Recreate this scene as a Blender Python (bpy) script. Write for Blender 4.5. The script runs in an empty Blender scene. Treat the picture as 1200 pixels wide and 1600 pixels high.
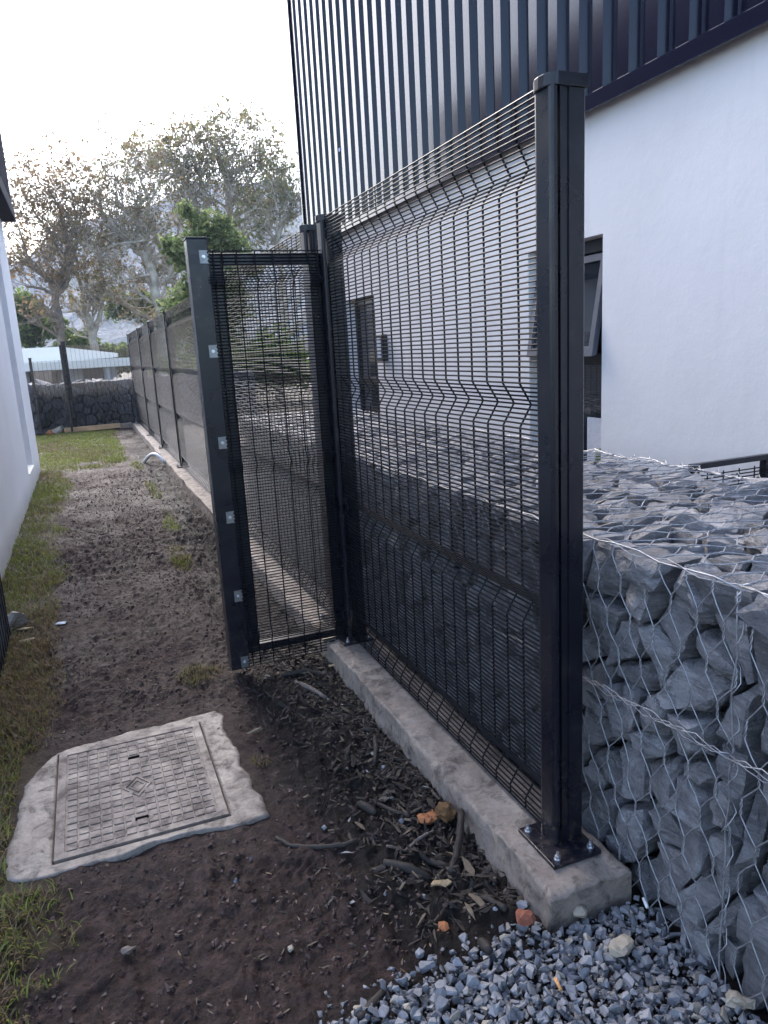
import bpy, bmesh, math, random
import numpy as np
from mathutils import Vector, Matrix, noise as mnoise

random.seed(7)
rng = np.random.default_rng(7)
SC = bpy.context.scene
COL = SC.collection
R = math.radians

# ------------------------------------------------------------------ camera
# solved from the fence's vanishing point and the convergence of the posts
F_PX = 1159.5
_y = np.array([124 - 600., 568 - 800., F_PX]); _y /= np.linalg.norm(_y)
_d = np.array([890 - 600., 6000 - 800., F_PX]); _d /= np.linalg.norm(_d)
_z = -_d
_x = np.cross(_y, _z)
RM = np.array([_x, _y, _z])                  # world = RM @ camera(image) axes
CAM_H = 1.36
CAM_P = np.array([0., 0., CAM_H])
cam_data = bpy.data.cameras.new('camera')
cam_data.sensor_fit = 'VERTICAL'
cam_data.sensor_height = 24.0
cam_data.sensor_width = 18.0
cam_data.lens = F_PX / 1600 * 24.0
cam_data.clip_start = 0.02
cam_data.clip_end = 6000
cam = bpy.data.objects.new('camera', cam_data)
COL.objects.link(cam)
_r = RM @ np.array([1., 0, 0]); _u = RM @ np.array([0, -1., 0]); _b = RM @ np.array([0, 0, -1.])
cam.matrix_world = Matrix(((_r[0], _u[0], _b[0], 0), (_r[1], _u[1], _b[1], 0), (_r[2], _u[2], _b[2], CAM_H), (0, 0, 0, 1)))
SC.camera = cam

# ------------------------------------------------------------------ sky, sun, exposure
SUN_EL, SUN_AZ = 41.0, -4.0                 # azimuth from +Y, positive towards +X
world = bpy.data.worlds.new('World'); SC.world = world
world.use_nodes = True
wn = world.node_tree.nodes; wl = world.node_tree.links
bg = wn['Background']
sky = wn.new('ShaderNodeTexSky')
sky.sky_type = 'NISHITA'
sky.sun_disc = False
sky.sun_elevation = R(SUN_EL)
sky.sun_rotation = R(SUN_AZ)
sky.air_density = 1.0
sky.dust_density = 2.6
sky.ozone_density = 1.6
wl.new(sky.outputs[0], bg.inputs[0])
bg.inputs[1].default_value = 0.15
sun_l = bpy.data.lights.new('sun', 'SUN')
sun_l.energy = 0.8
sun_l.angle = R(22)
sun_l.color = (1.0, 0.98, 0.97)
sun = bpy.data.objects.new('sun', sun_l); COL.objects.link(sun)
_sd = Vector((math.sin(R(SUN_AZ)) * math.cos(R(SUN_EL)), math.cos(R(SUN_AZ)) * math.cos(R(SUN_EL)), math.sin(R(SUN_EL))))
sun.rotation_euler = _sd.to_track_quat('Z', 'Y').to_euler()
SC.view_settings.view_transform = 'Standard'
SC.view_settings.look = 'None'
SC.view_settings.gamma = 1.0
SC.view_settings.exposure = 2.08
SC.cycles.use_denoising = True
SC.cycles.max_bounces = 6
SC.cycles.transparent_max_bounces = 12
SC.cycles.volume_bounces = 0

# ------------------------------------------------------------------ helpers
def ray(px):
    return RM @ np.array([px[0] - 600., px[1] - 800., F_PX])
def at_z(px, z):
    r = ray(px); return Vector(CAM_P + r * ((z - CAM_H) / r[2]))
def at_y(px, y):
    r = ray(px); return Vector(CAM_P + r * (y / r[1]))

def link(o, parent=None):
    COL.objects.link(o)
    if parent is not None:
        o.parent = parent
        o.matrix_parent_inverse = Matrix.Translation(-parent.location) if False else Matrix.Identity(4)
    return o
def tag(o, label=None, cat=None, group=None, kind=None):
    if label: o['label'] = label
    if cat: o['category'] = cat
    if group: o['group'] = group
    if kind: o['kind'] = kind
    return o
def empty(name, loc, label, cat, group=None, rz=0.0):
    o = bpy.data.objects.new(name, None); o.empty_display_size = 0.1
    COL.objects.link(o); o.location = loc; o.rotation_euler = (0, 0, rz)
    return tag(o, label, cat, group)

class MB:
    """collects faces, builds one mesh object; origin subtracts a parent's location"""
    def __init__(s): s.v = []; s.f = []
    def add(s, vs, fs):
        b = len(s.v); s.v.extend([tuple(p) for p in vs]); s.f.extend([tuple(i + b for i in f) for f in fs])
    def box(s, x0, x1, y0, y1, z0, z1):
        s.add([(x0,y0,z0),(x1,y0,z0),(x1,y1,z0),(x0,y1,z0),(x0,y0,z1),(x1,y0,z1),(x1,y1,z1),(x0,y1,z1)],
              [(0,3,2,1),(4,5,6,7),(0,1,5,4),(1,2,6,5),(2,3,7,6),(3,0,4,7)])
    def prism(s, poly, z0, z1):
        n = len(poly)
        s.add([(x,y,z0) for x,y in poly] + [(x,y,z1) for x,y in poly],
              [tuple(range(n))[::-1], tuple(range(n, 2*n))] + [(i,(i+1)%n,n+(i+1)%n,n+i) for i in range(n)])
    def tube(s, pts, rad, n=6, caps=True):
        pts = [Vector(p) for p in pts]
        if not hasattr(rad, '__len__'): rad = [rad]*len(pts)
        rings = []; up = None
        for i, p in enumerate(pts):
            t = (pts[min(i+1, len(pts)-1)] - pts[max(i-1, 0)])
            if t.length < 1e-9: t = Vector((0,0,1))
            t.normalize()
            if up is None:
                up = Vector((0,0,1)) if abs(t.z) < .9 else Vector((1,0,0))
            a = t.cross(up)
            if a.length < 1e-6: a = t.cross(Vector((0,1,0)))
            a.normalize(); b = a.cross(t); up = b
            rings.append([p + (a*math.cos(2*math.pi*k/n) + b*math.sin(2*math.pi*k/n))*rad[i] for k in range(n)])
        fs = []
        for i in range(len(rings)-1):
            for k in range(n):
                fs.append((i*n+k, i*n+(k+1)%n, (i+1)*n+(k+1)%n, (i+1)*n+k))
        if caps:
            fs.append(tuple(range(n))[::-1]); fs.append(tuple(range((len(rings)-1)*n, len(rings)*n)))
        s.add([v for r in rings for v in r], fs)
    def mesh(s, name):
        me = bpy.data.meshes.new(name); me.from_pydata(s.v, [], s.f); me.update(); return me
    def build(s, name, mat, parent=None, bevel=0.0, smooth=False, loc=None):
        me = s.mesh(name)
        if bevel > 0:
            bm = bmesh.new(); bm.from_mesh(me)
            bmesh.ops.recalc_face_normals(bm, faces=bm.faces)
            es = [e for e in bm.edges if len(e.link_faces) == 2 and e.calc_face_angle(0) > 0.5]
            bmesh.ops.bevel(bm, geom=es, offset=bevel, segments=2, affect='EDGES', profile=0.6, clamp_overlap=True)
            bm.to_mesh(me); bm.free()
        if mat: me.materials.append(mat)
        if smooth:
            for p in me.polygons: p.use_smooth = True
        o = bpy.data.objects.new(name, me)
        COL.objects.link(o)
        if loc is not None: o.location = loc
        if parent is not None:
            o.parent = parent
            # vertices are given in world space: undo the parent's placement
            o.matrix_parent_inverse = (Matrix.Translation(parent.location) @ parent.rotation_euler.to_matrix().to_4x4()).inverted()
        return o

def obj_of(me, name, parent=None, loc=(0,0,0), rot=(0,0,0), scale=(1,1,1)):
    o = bpy.data.objects.new(name, me); COL.objects.link(o)
    o.location = loc; o.rotation_euler = rot; o.scale = scale
    if parent is not None:
        o.parent = parent
        o.matrix_parent_inverse = Matrix.Translation(-Vector(parent.location))
    return o

def np_mesh(name, verts, faces, mat=None, smooth=False, colors=None):
    """verts (n,3) float, faces (m,k) int with one k"""
    me = bpy.data.meshes.new(name)
    m, k = faces.shape
    me.vertices.add(len(verts)); me.vertices.foreach_set('co', verts.astype(np.float32).ravel())
    me.loops.add(m*k); me.loops.foreach_set('vertex_index', faces.astype(np.int32).ravel())
    me.polygons.add(m); me.polygons.foreach_set('loop_start', np.arange(0, m*k, k, dtype=np.int32))
    me.polygons.foreach_set('loop_total', np.full(m, k, dtype=np.int32))
    me.polygons.foreach_set('use_smooth', np.full(m, smooth, dtype=bool))
    if colors is not None:
        a = me.color_attributes.new('Col', 'FLOAT_COLOR', 'POINT')
        c = np.ones((len(verts), 4), np.float32); c[:, :3] = colors
        a.data.foreach_set('color', c.ravel())
    me.update(calc_edges=True); me.validate()
    if mat: me.materials.append(mat)
    return me

# 2-D value noise, vectorised
_tab = rng.random((256, 256))
def vnoise(x, y):
    xi = np.floor(x).astype(int); yi = np.floor(y).astype(int)
    fx = x - xi; fy = y - yi
    fx = fx*fx*(3-2*fx); fy = fy*fy*(3-2*fy)
    a = _tab[xi & 255, yi & 255]; b = _tab[(xi+1) & 255, yi & 255]
    c = _tab[xi & 255, (yi+1) & 255]; d = _tab[(xi+1) & 255, (yi+1) & 255]
    return (a*(1-fx)+b*fx)*(1-fy) + (c*(1-fx)+d*fx)*fy
def fbm(x, y, oct=4, gain=.5):
    s = 0; a = 1; t = 0
    for i in range(oct):
        s = s + a*vnoise(x*2**i + 17.3*i, y*2**i + 5.1*i); t += a; a *= gain
    return s/t
def sstep(a, b, x):
    t = np.clip((x-a)/(b-a), 0, 1); return t*t*(3-2*t)

# ------------------------------------------------------------------ materials
def srgb(r, g, b):
    f = lambda c: (c/12.92 if c <= .04045 else ((c+.055)/1.055)**2.4)
    return (f(r/255), f(g/255), f(b/255), 1)
class Mat:
    def __init__(s, name):
        s.m = bpy.data.materials.new(name); s.m.use_nodes = True
        s.nt = s.m.node_tree; s.n = s.nt.nodes; s.l = s.nt.links
        s.p = s.n['Principled BSDF']
    def node(s, t, **kw):
        n = s.n.new(t)
        for k, v in kw.items():
            if k.startswith('i_'):
                key = k[2:]
                n.inputs[int(key) if key.isdigit() else key.replace('_', ' ')].default_value = v
            else: setattr(n, k, v)
        return n
    def coords(s, kind='Object'):
        return s.node('ShaderNodeTexCoord').outputs[kind]
    def pos(s):
        return s.node('ShaderNodeNewGeometry').outputs['Position']
    def noise(s, vec, scale, detail=4, rough=.55, dist=0.0):
        n = s.node('ShaderNodeTexNoise'); n.inputs['Scale'].default_value = scale
        n.inputs['Detail'].default_value = detail; n.inputs['Roughness'].default_value = rough
        n.inputs['Distortion'].default_value = dist
        s.l.new(vec, n.inputs['Vector']); return n.outputs['Fac']
    def ramp(s, fac, stops):
        r = s.node('ShaderNodeValToRGB'); e = r.color_ramp.elements
        while len(e) < len(stops): e.new(0.5)
        for el, (p, c) in zip(e, stops):
            el.position = p; el.color = c if len(c) == 4 else (*c, 1)
        s.l.new(fac, r.inputs[0]); return r.outputs[0]
    def mix(s, fac, a, b, mode='MIX'):
        m = s.node('ShaderNodeMix', data_type='RGBA', blend_type=mode)
        for sock, v in ((m.inputs[0], fac), (m.inputs[6], a), (m.inputs[7], b)):
            if isinstance(v, bpy.types.NodeSocket): s.l.new(v, sock)
            elif isinstance(v, (int, float)): sock.default_value = v
            else: sock.default_value = v if len(v) == 4 else (*v, 1)
        return m.outputs[2]
    def bump(s, h, strength=.3, dist=.01, normal=None):
        b = s.node('ShaderNodeBump'); b.inputs['Strength'].default_value = strength
        b.inputs['Distance'].default_value = dist; s.l.new(h, b.inputs['Height'])
        if normal is not None: s.l.new(normal, b.inputs['Normal'])
        return b.outputs[0]
    def set(s, color=None, rough=None, normal=None, metal=None, spec=None):
        for key, v in (('Base Color', color), ('Roughness', rough), ('Normal', normal), ('Metallic', metal), ('Specular IOR Level', spec)):
            if v is None: continue
            if isinstance(v, bpy.types.NodeSocket): s.l.new(v, s.p.inputs[key])
            elif key == 'Base Color': s.p.inputs[key].default_value = v if len(v) == 4 else (*v, 1)
            else: s.p.inputs[key].default_value = v
        return s.m
M = {}
def simple(name, color, rough=.5, var=.15, scale=8, bump=.1, bscale=60, metal=0, spec=.5):
    m = Mat(name); c = m.coords()
    n = m.noise(c, scale, 5)
    dk = tuple(v*(1-var) for v in color[:3]); lt = tuple(min(1, v*(1+var)) for v in color[:3])
    col = m.ramp(n, [(.3, dk), (.7, lt)])
    n2 = m.noise(c, bscale, 4)
    M[name] = m.set(col, rough, m.bump(n2, bump, .003) if bump else None, metal, spec); return M[name]

simple('powder_black', (.010, .011, .017), .28, .15, 6, .06, 400)
def coated(name, base, rmin, rmax):
    m = Mat(name); c = m.pos()
    d = m.noise(c, 9, 6, .65, .4)
    d2 = m.noise(c, 130, 3)
    col = m.mix(m.ramp(d, [(.58, (0,0,0)), (.72, (.35,.35,.35))]), base, (.05, .046, .045))
    sx = m.node('ShaderNodeSeparateXYZ'); m.l.new(c, sx.inputs[0])
    mr = m.node('ShaderNodeMapRange'); mr.inputs['From Min'].default_value = .08; mr.inputs['From Max'].default_value = .40
    mr.inputs['To Min'].default_value = .9; mr.inputs['To Max'].default_value = 0; m.l.new(sx.outputs[2], mr.inputs[0])
    mm = m.node('ShaderNodeMath', operation='MULTIPLY'); m.l.new(mr.outputs[0], mm.inputs[0])
    m.l.new(m.ramp(m.noise(c, 45, 6, .75), [(.5, (0,)*3), (.66, (1,)*3)]), mm.inputs[1])
    col = m.mix(mm.outputs[0], col, (.075, .055, .045))
    rg = m.ramp(d, [(.35, (rmin,)*3), (.7, (rmax,)*3)])
    M[name] = m.set(col, rg, m.bump(d2, .05, .001), 0, .5)
coated('post_black', (.006, .0065, .012), .24, .40)
simple('cladding_blue', (.008, .0085, .024), .18, .08, 3, .02, 60, 0, .06)
simple('wire_black', (.006, .006, .009), .42, .2, 30, 0, 60, 0, .16)
simple('galvanised', (.27, .27, .27), .42, .2, 40, .05, 200, .8)
simple('zinc_bolt', (.62, .62, .64), .3, .1, 40, 0, 200, .9)
simple('gabion_wire', (.34, .34, .36), .45, .3, 60, .1, 300, .6)
simple('stone_pale', (.30, .255, .20), .8, .2, 30, .4, 120)
simple('brick_red', (.22, .07, .04), .85, .25, 40, .5, 150)
simple('brick_orange', (.30, .115, .045), .9, .3, 60, .6, 180)
simple('fibre_brown', (.12, .06, .022), .95, .3, 80, .8, 250)
simple('bark_dark', (.022, .016, .013), .75, .4, 25, .6, 90)
simple('stick_grey', (.13, .10, .085), .8, .35, 40, .5, 120)
simple('timber', (.46, .30, .17), .75, .25, 6, .3, 60)
simple('white_plastic', (.75, .76, .78), .35, .05, 10, 0)
simple('leaf_dry', (.30, .21, .12), .8, .3, 60, .2, 150)
simple('paper', (.72, .70, .72), .8, .08, 60, .1, 150)
simple('cork', (.55, .27, .10), .8, .2, 200, .1, 300)
simple('roof_white', (.86, .80, .71), .9, .05, 2, 0)
simple('wall_far', (.42, .43, .46), .8, .1, 2, 0)
simple('frame_dark', (.014, .015, .020), .35, .15, 20, 0)
simple('frame_grey', (.50, .52, .58), .35, .08, 20, 0)
simple('sash_grey', (.09, .095, .115), .35, .08, 20, 0)
simple('slot_black', (.004, .004, .004), 1.0, .1, 20, 0, 60, 0, 0.0)
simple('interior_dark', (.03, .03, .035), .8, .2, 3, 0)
simple('green_plant', (.20, .24, .05), .7, .5, 60, .3, 150)

M['cladding_blue'].node_tree.nodes['Principled BSDF'].inputs['Coat Weight'].default_value = 1.0
M['cladding_blue'].node_tree.nodes['Principled BSDF'].inputs['Coat Roughness'].default_value = .15
M['cladding_blue'].node_tree.nodes['Principled BSDF'].inputs['Coat IOR'].default_value = 1.40

simple('cladding_matt', (.010, .011, .026), .7, .1, 3, .02, 60, 0, .2)
def plaster(name, base):
    m = Mat(name); c = m.pos()
    n = m.noise(c, 1.3, 6, .6)
    st = m.node('ShaderNodeMapping'); st.inputs['Scale'].default_value = (6, 6, .5); m.l.new(c, st.inputs[0])
    n3 = m.noise(st.outputs[0], 1.5, 5, .6)
    col = m.ramp(n, [(.3, tuple(v*.90 for v in base)), (.7, base)])
    col = m.mix(m.ramp(n3, [(.55, (0,0,0)), (.8, (.4,.4,.4))]), col, tuple(v*.78 for v in base))
    # splashed dirt along the foot of the wall
    sx = m.node('ShaderNodeSeparateXYZ'); m.l.new(c, sx.inputs[0])
    mr = m.node('ShaderNodeMapRange'); mr.inputs['From Min'].default_value = .03; mr.inputs['From Max'].default_value = .22
    mr.inputs['To Min'].default_value = 1; mr.inputs['To Max'].default_value = 0
    m.l.new(sx.outputs[2], mr.inputs[0])
    mm = m.node('ShaderNodeMath', operation='MULTIPLY'); m.l.new(mr.outputs[0], mm.inputs[0]); m.l.new(m.noise(c, 14, 5, .7), mm.inputs[1])
    col = m.mix(mm.outputs[0], col, (.20, .16, .13))
    nb = m.noise(c, 9, 6, .7); nf = m.noise(c, 160, 3)
    b = m.bump(nb, .22, .010); b = m.bump(nf, .15, .002, b)
    M[name] = m.set(col, .75, b, 0, .3)
plaster('plaster_white', (.81, .77, .755))
plaster('plaster_grey', (.82, .81, .82))

def concrete(name, a, b, wet=.0):
    m = Mat(name); c = m.pos()
    n = m.noise(c, 5, 8, .65); n2 = m.noise(c, 60, 6, .7); n4 = m.noise(c, 18, 6, .7, .5)
    col = m.ramp(n, [(.3, a), (.68, b)])
    col = m.mix(m.ramp(n2, [(.35, (.45,)*3), (.6, (0,)*3)]), col, tuple(v*.55 for v in a))
    col = m.mix(m.ramp(n4, [(.50, (0,)*3), (.66, (.85,)*3)]), col, (.060, .046, .039))
    bmp = m.bump(n2, .6, .004); bmp = m.bump(n, .4, .02, bmp)
    rg = m.ramp(n4, [(.35, (.55-wet,)*3), (.65, (.88,)*3)])
    M[name] = m.set(col, rg, bmp, 0, .45)
concrete('concrete_kerb', (.19, .15, .125), (.32, .265, .225))
concrete('concrete_slab', (.155, .127, .106), (.28, .238, .205), .1)
concrete('cover_cement', (.130, .104, .090), (.215, .176, .155), .1)

def rock_mat(name, a, b, rust=.5):
    m = Mat(name); c = m.coords()
    oi = m.node('ShaderNodeObjectInfo')
    va = m.node('ShaderNodeVectorMath', operation='ADD'); m.l.new(c, va.inputs[0])
    cx = m.node('ShaderNodeCombineXYZ'); mu = m.node('ShaderNodeMath', operation='MULTIPLY'); mu.inputs[1].default_value = 37
    m.l.new(oi.outputs['Random'], mu.inputs[0]); m.l.new(mu.outputs[0], cx.inputs[0]); m.l.new(cx.outputs[0], va.inputs[1])
    v = va.outputs[0]
    n = m.noise(v, 9, 8, .65, .4); n2 = m.noise(v, 70, 6, .7)
    mp = m.node('ShaderNodeMapping'); mp.inputs['Scale'].default_value = (4, 4, 26); mp.inputs['Rotation'].default_value = (.5, .3, 0)
    m.l.new(v, mp.inputs[0]); n3 = m.noise(mp.outputs[0], 3, 6, .7)
    col = m.ramp(n, [(.28, a), (.72, b)])
    tone = m.ramp(oi.outputs['Random'], [(0, (.72,)*3), (1, (1.25,)*3)])
    col = m.mix(1.0, col, tone, 'MULTIPLY')
    col = m.mix(m.ramp(n3, [(.4, (.45,)*3), (.56, (0,)*3)]), col, tuple(k*.55 for k in a))
    col = m.mix(m.ramp(n2, [(.58, (0,)*3), (.75, (.45,)*3)]), col, tuple(min(1, k*1.7) for k in b))
    col = m.mix(m.ramp(m.noise(v, 4.2, 4), [(.68, (0,)*3), (.78, (rust,)*3)]), col, (.20, .12, .05))
    bmp = m.bump(n3, .9, .03); bmp = m.bump(n2, .9, .010, bmp)
    M[name] = m.set(col, m.ramp(n2, [(.3, (.5,)*3), (.7, (.75,)*3)]), bmp, 0, .4)
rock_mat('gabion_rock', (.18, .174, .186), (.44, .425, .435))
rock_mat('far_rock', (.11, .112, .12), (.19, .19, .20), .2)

def attr_mat(name, rough=.6, transl=0.0, nscale=40, spec=.4):
    m = Mat(name)
    a = m.node('ShaderNodeVertexColor'); a.layer_name = 'Col'
    n = m.noise(m.pos(), nscale, 4)
    col = m.mix(1.0, a.outputs[0], m.ramp(n, [(.3, (.78,)*3), (.7, (1.15,)*3)]), 'MULTIPLY')
    m.set(col, rough, None, 0, spec)
    if transl:
        t = m.node('ShaderNodeBsdfTranslucent'); m.l.new(col, t.inputs[0])
        mx = m.node('ShaderNodeMixShader'); mx.inputs[0].default_value = transl
        m.l.new(m.p.outputs[0], mx.inputs[1]); m.l.new(t.outputs[0], mx.inputs[2])
        m.l.new(mx.outputs[0], m.n['Material Output'].inputs[0])
    M[name] = m.m
attr_mat('grass_blade', .5, .35, 30)
attr_mat('leaf', .5, .6, 3)
attr_mat('gravel_stone', .55, 0, 140)
attr_mat('chip', .75, 0, 120)

def bark(name, a, b):
    m = Mat(name); c = m.pos(); n = m.noise(c, 2.2, 6, .65)
    M[name] = m.set(m.ramp(n, [(.35, a), (.62, b)]), .8, m.bump(m.noise(c, 12, 4), .4, .03), 0, .3)
bark('bark_pale', (.26, .22, .165), (.55, .48, .38))
bark('bark_brown', (.12, .095, .07), (.25, .20, .15))

def ground_mat():
    m = Mat('mud_soil'); c = m.pos()
    a = m.node('ShaderNodeVertexColor'); a.layer_name = 'Col'
    sp = m.node('ShaderNodeSeparateColor'); m.l.new(a.outputs[0], sp.inputs[0])
    n1 = m.noise(c, 2.3, 8, .6, .3); n2 = m.noise(c, 21, 9, .74, .3); n3 = m.noise(c, 110, 5, .7)
    mud = m.ramp(n2, [(.36, (.013, .0076, .0067)), (.5, (.046, .0270, .0238)), (.64, (.110, .068, .059))])
    mud = m.mix(m.ramp(n1, [(.35, (0,)*3), (.65, (.35,)*3)]), mud, (.082, .050, .044))
    n5 = m.noise(c, 58, 6, .8, .6)
    mud = m.mix(m.ramp(n5, [(.40, (.75,)*3), (.52, (0,)*3)]), mud, (.016, .0094, .0082))
    turf = m.ramp(n2, [(.3, (.028, .021, .011)), (.7, (.105, .080, .038))])
    dark = m.ramp(n2, [(.3, (.007, .0055, .005)), (.7, (.028, .021, .0175))])
    red = m.ramp(n2, [(.3, (.035, .021, .018)), (.7, (.088, .055, .046))])
    col = m.mix(sp.outputs[0], mud, turf)
    col = m.mix(sp.outputs[1], col, dark)
    col = m.mix(sp.outputs[2], col, red)
    col = m.mix(m.ramp(n3, [(.62, (0,)*3), (.72, (.25,)*3)]), col, (.16, .12, .095))
    rg = m.ramp(n1, [(.3, (.42,)*3), (.68, (.80,)*3)])
    b = m.bump(n2, 1.0, .035); b = m.bump(n5, .9, .014, b); b = m.bump(n3, .8, .006, b)
    M['ground'] = m.set(col, rg, b, 0, .22)
ground_mat()

def glass_mat():
    m = Mat('window_glass')
    m.p.inputs['Base Color'].default_value = (.02, .024, .03, 1)
    m.p.inputs['Roughness'].default_value = .03
    m.p.inputs['Specular IOR Level'].default_value = .9
    m.p.inputs['Transmission Weight'].default_value = .0
    M['glass'] = m.m
    m = Mat('clear_glass')
    m.p.inputs['Base Color'].default_value = (.8, .85, .88, 1)
    m.p.inputs['Roughness'].default_value = .02
    m.p.inputs['Transmission Weight'].default_value = 1.0
    m.p.inputs['IOR'].default_value = 1.15
    M['clear_glass'] = m.m
glass_mat()

# ================================================================== SETTING
# ------------------------------------------------------------------ ground: one sheet, fine near the camera
def axis(parts):
    out = []
    for a, b, n in parts: out.extend(np.linspace(a, b, n, endpoint=False))
    return np.array(out)
gx = np.concatenate([axis([(-3000, -200, 4), (-200, -20, 6), (-20, -2, 8), (-2, -.72, 12), (-.72, 1.12, 230), (1.12, 3, 20), (3, 20, 8), (20, 200, 6), (200, 3000, 4)]), [3000]])
gy = np.concatenate([axis([(-400, -10, 5), (-10, .6, 10), (.6, 3.6, 380), (3.6, 7, 230), (7, 17.5, 260), (17.5, 60, 30), (60, 400, 8), (400, 3500, 5)]), [3500]])
GX, GY = np.meshgrid(gx, gy)
def grass_mask(x, y):
    w = (fbm(x*2.1+3, y*2.1, 4)-.5)*.34
    left = sstep(-.27, -.40, x + w) * sstep(1.15, 1.4, y)
    lawn = sstep(10.3, 11.0, y + w*6) * sstep(.52, .38, x + w*.6) * sstep(16.2, 15.8, y)
    g = np.maximum(left, lawn)
    for (px_, py_, rx_, ry_) in ((.56, 8.2, .07, .8), (.53, 6.3, .07, .5), (.47, 5.2, .07, .4), (.32, 3.12, .10, .10), (.385, 2.31, .05, .05), (-.33, 1.72, .16, .16), (.53, 10.2, .08, .5)):
        d = ((x-px_)/rx_)**2 + ((y-py_)/ry_)**2
        g = np.maximum(g, np.clip(1.15-d, 0, 1)*sstep(.3, .55, fbm(x*9, y*9, 3)))
    return g
def dark_mask(x, y):
    w = (fbm(x*3+9, y*3, 4)-.5)*.3
    d = sstep(.40, .60, x + w - .02*np.clip(y-2, 0, 9)) * sstep(9, 3.2, y)
    d = np.maximum(d, sstep(.52, .68, x + w*.5)*sstep(16.4, 15.5, y)*sstep(1.2, 1.05, x)*.75)
    return np.clip(d, 0, 1)*.9
def relief(x, y):
    inside = sstep(-.75, -.6, x)*sstep(1.1, .9, x)*sstep(.7, 1.0, y)*sstep(17, 15.5, y)
    big = (fbm(x*1.7, y*1.7, 3)-.5)*.035
    mid = (fbm(x*7+4, y*5+8, 4)-.5)*.075
    rid = np.abs(fbm(x*13, y*10+3, 3)-.5)*-.060+.007
    fine = (fbm(x*34, y*30, 3)-.5)*.026 + np.clip(fbm(x*30+3, y*27, 3)-.56, 0, 1)*.045 + (fbm(x*70, y*64, 2)-.5)*.008
    churn = .55 + .75*sstep(.35, .65, fbm(x*1.3+20, y*.9+4, 3))
    h = big*.6 + (mid + rid)*churn*.8 + fine*(.45+churn*.7)
    g = grass_mask(x, y)
    h = h*(1-.45*g) + g*.008
    return h*inside
FEET = [(.30, 1.74, 1.15), (.02, 3.05, .2), (.16, 3.85, -.2)]
def ground_h(x, y):
    h = relief(x, y)
    for fx_, fy_, a in FEET:               # boot prints: a pressed sole with cross bars
        dx = x-fx_; dy = y-fy_
        u = dx*math.cos(a)+dy*math.sin(a); v = -dx*math.sin(a)+dy*math.cos(a)
        m = sstep(.048, .034, np.abs(u + .01*np.sin(v*18)))*sstep(.13, .10, np.abs(v))*sstep(.36, .56, fbm(x*16, y*16, 2))
        h = h*(1-.35*m) - m*(.005 + .0045*np.sin(v*230 + 6*np.abs(u)*20))
    # pressed flat around the manhole slab, lower along its front edge
    e = np.maximum(np.abs(x+.01)/.345, np.abs(y-2.355)/.368)
    sl = sstep(1.45, 1.08, e)
    h = h*(1-.7*sl) + sl*(.003 + (fbm(x*11+5, y*11, 4)-.5)*.030)
    h = np.where(e < .76, -.02, h)
    return h
GZ = ground_h(GX, GY)
# gravel bed is dished a little
GB = sstep(1.34, 1.24, GY + (fbm(GX*4, GY*4, 3)-.5)*.12 - .1*np.clip(GX-.5, 0, .3))*sstep(.22, .36, GX)
GZ = GZ*(1-.8*GB) - .012*GB
colr = np.stack([np.maximum(grass_mask(GX, GY), np.maximum(sstep(17, 19, GY), sstep(2.6, 3.2, np.abs(GX))))*.85, np.maximum(dark_mask(GX, GY), GB*.8),
                 sstep(1.06, 1.12, GX)*sstep(5.0, 7.0, GY)*sstep(18, 16, GY)], -1)
nyy, nxx = GX.shape
idx = np.arange(nyy*nxx).reshape(nyy, nxx)
gf = np.stack([idx[:-1, :-1], idx[:-1, 1:], idx[1:, 1:], idx[1:, :-1]], -1).reshape(-1, 4)
gme = np_mesh('ground', np.stack([GX, GY, GZ], -1).reshape(-1, 3), gf, M['ground'], True, colr.reshape(-1, 3))
ground = bpy.data.objects.new('ground', gme); COL.objects.link(ground); tag(ground, kind='structure')

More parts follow.
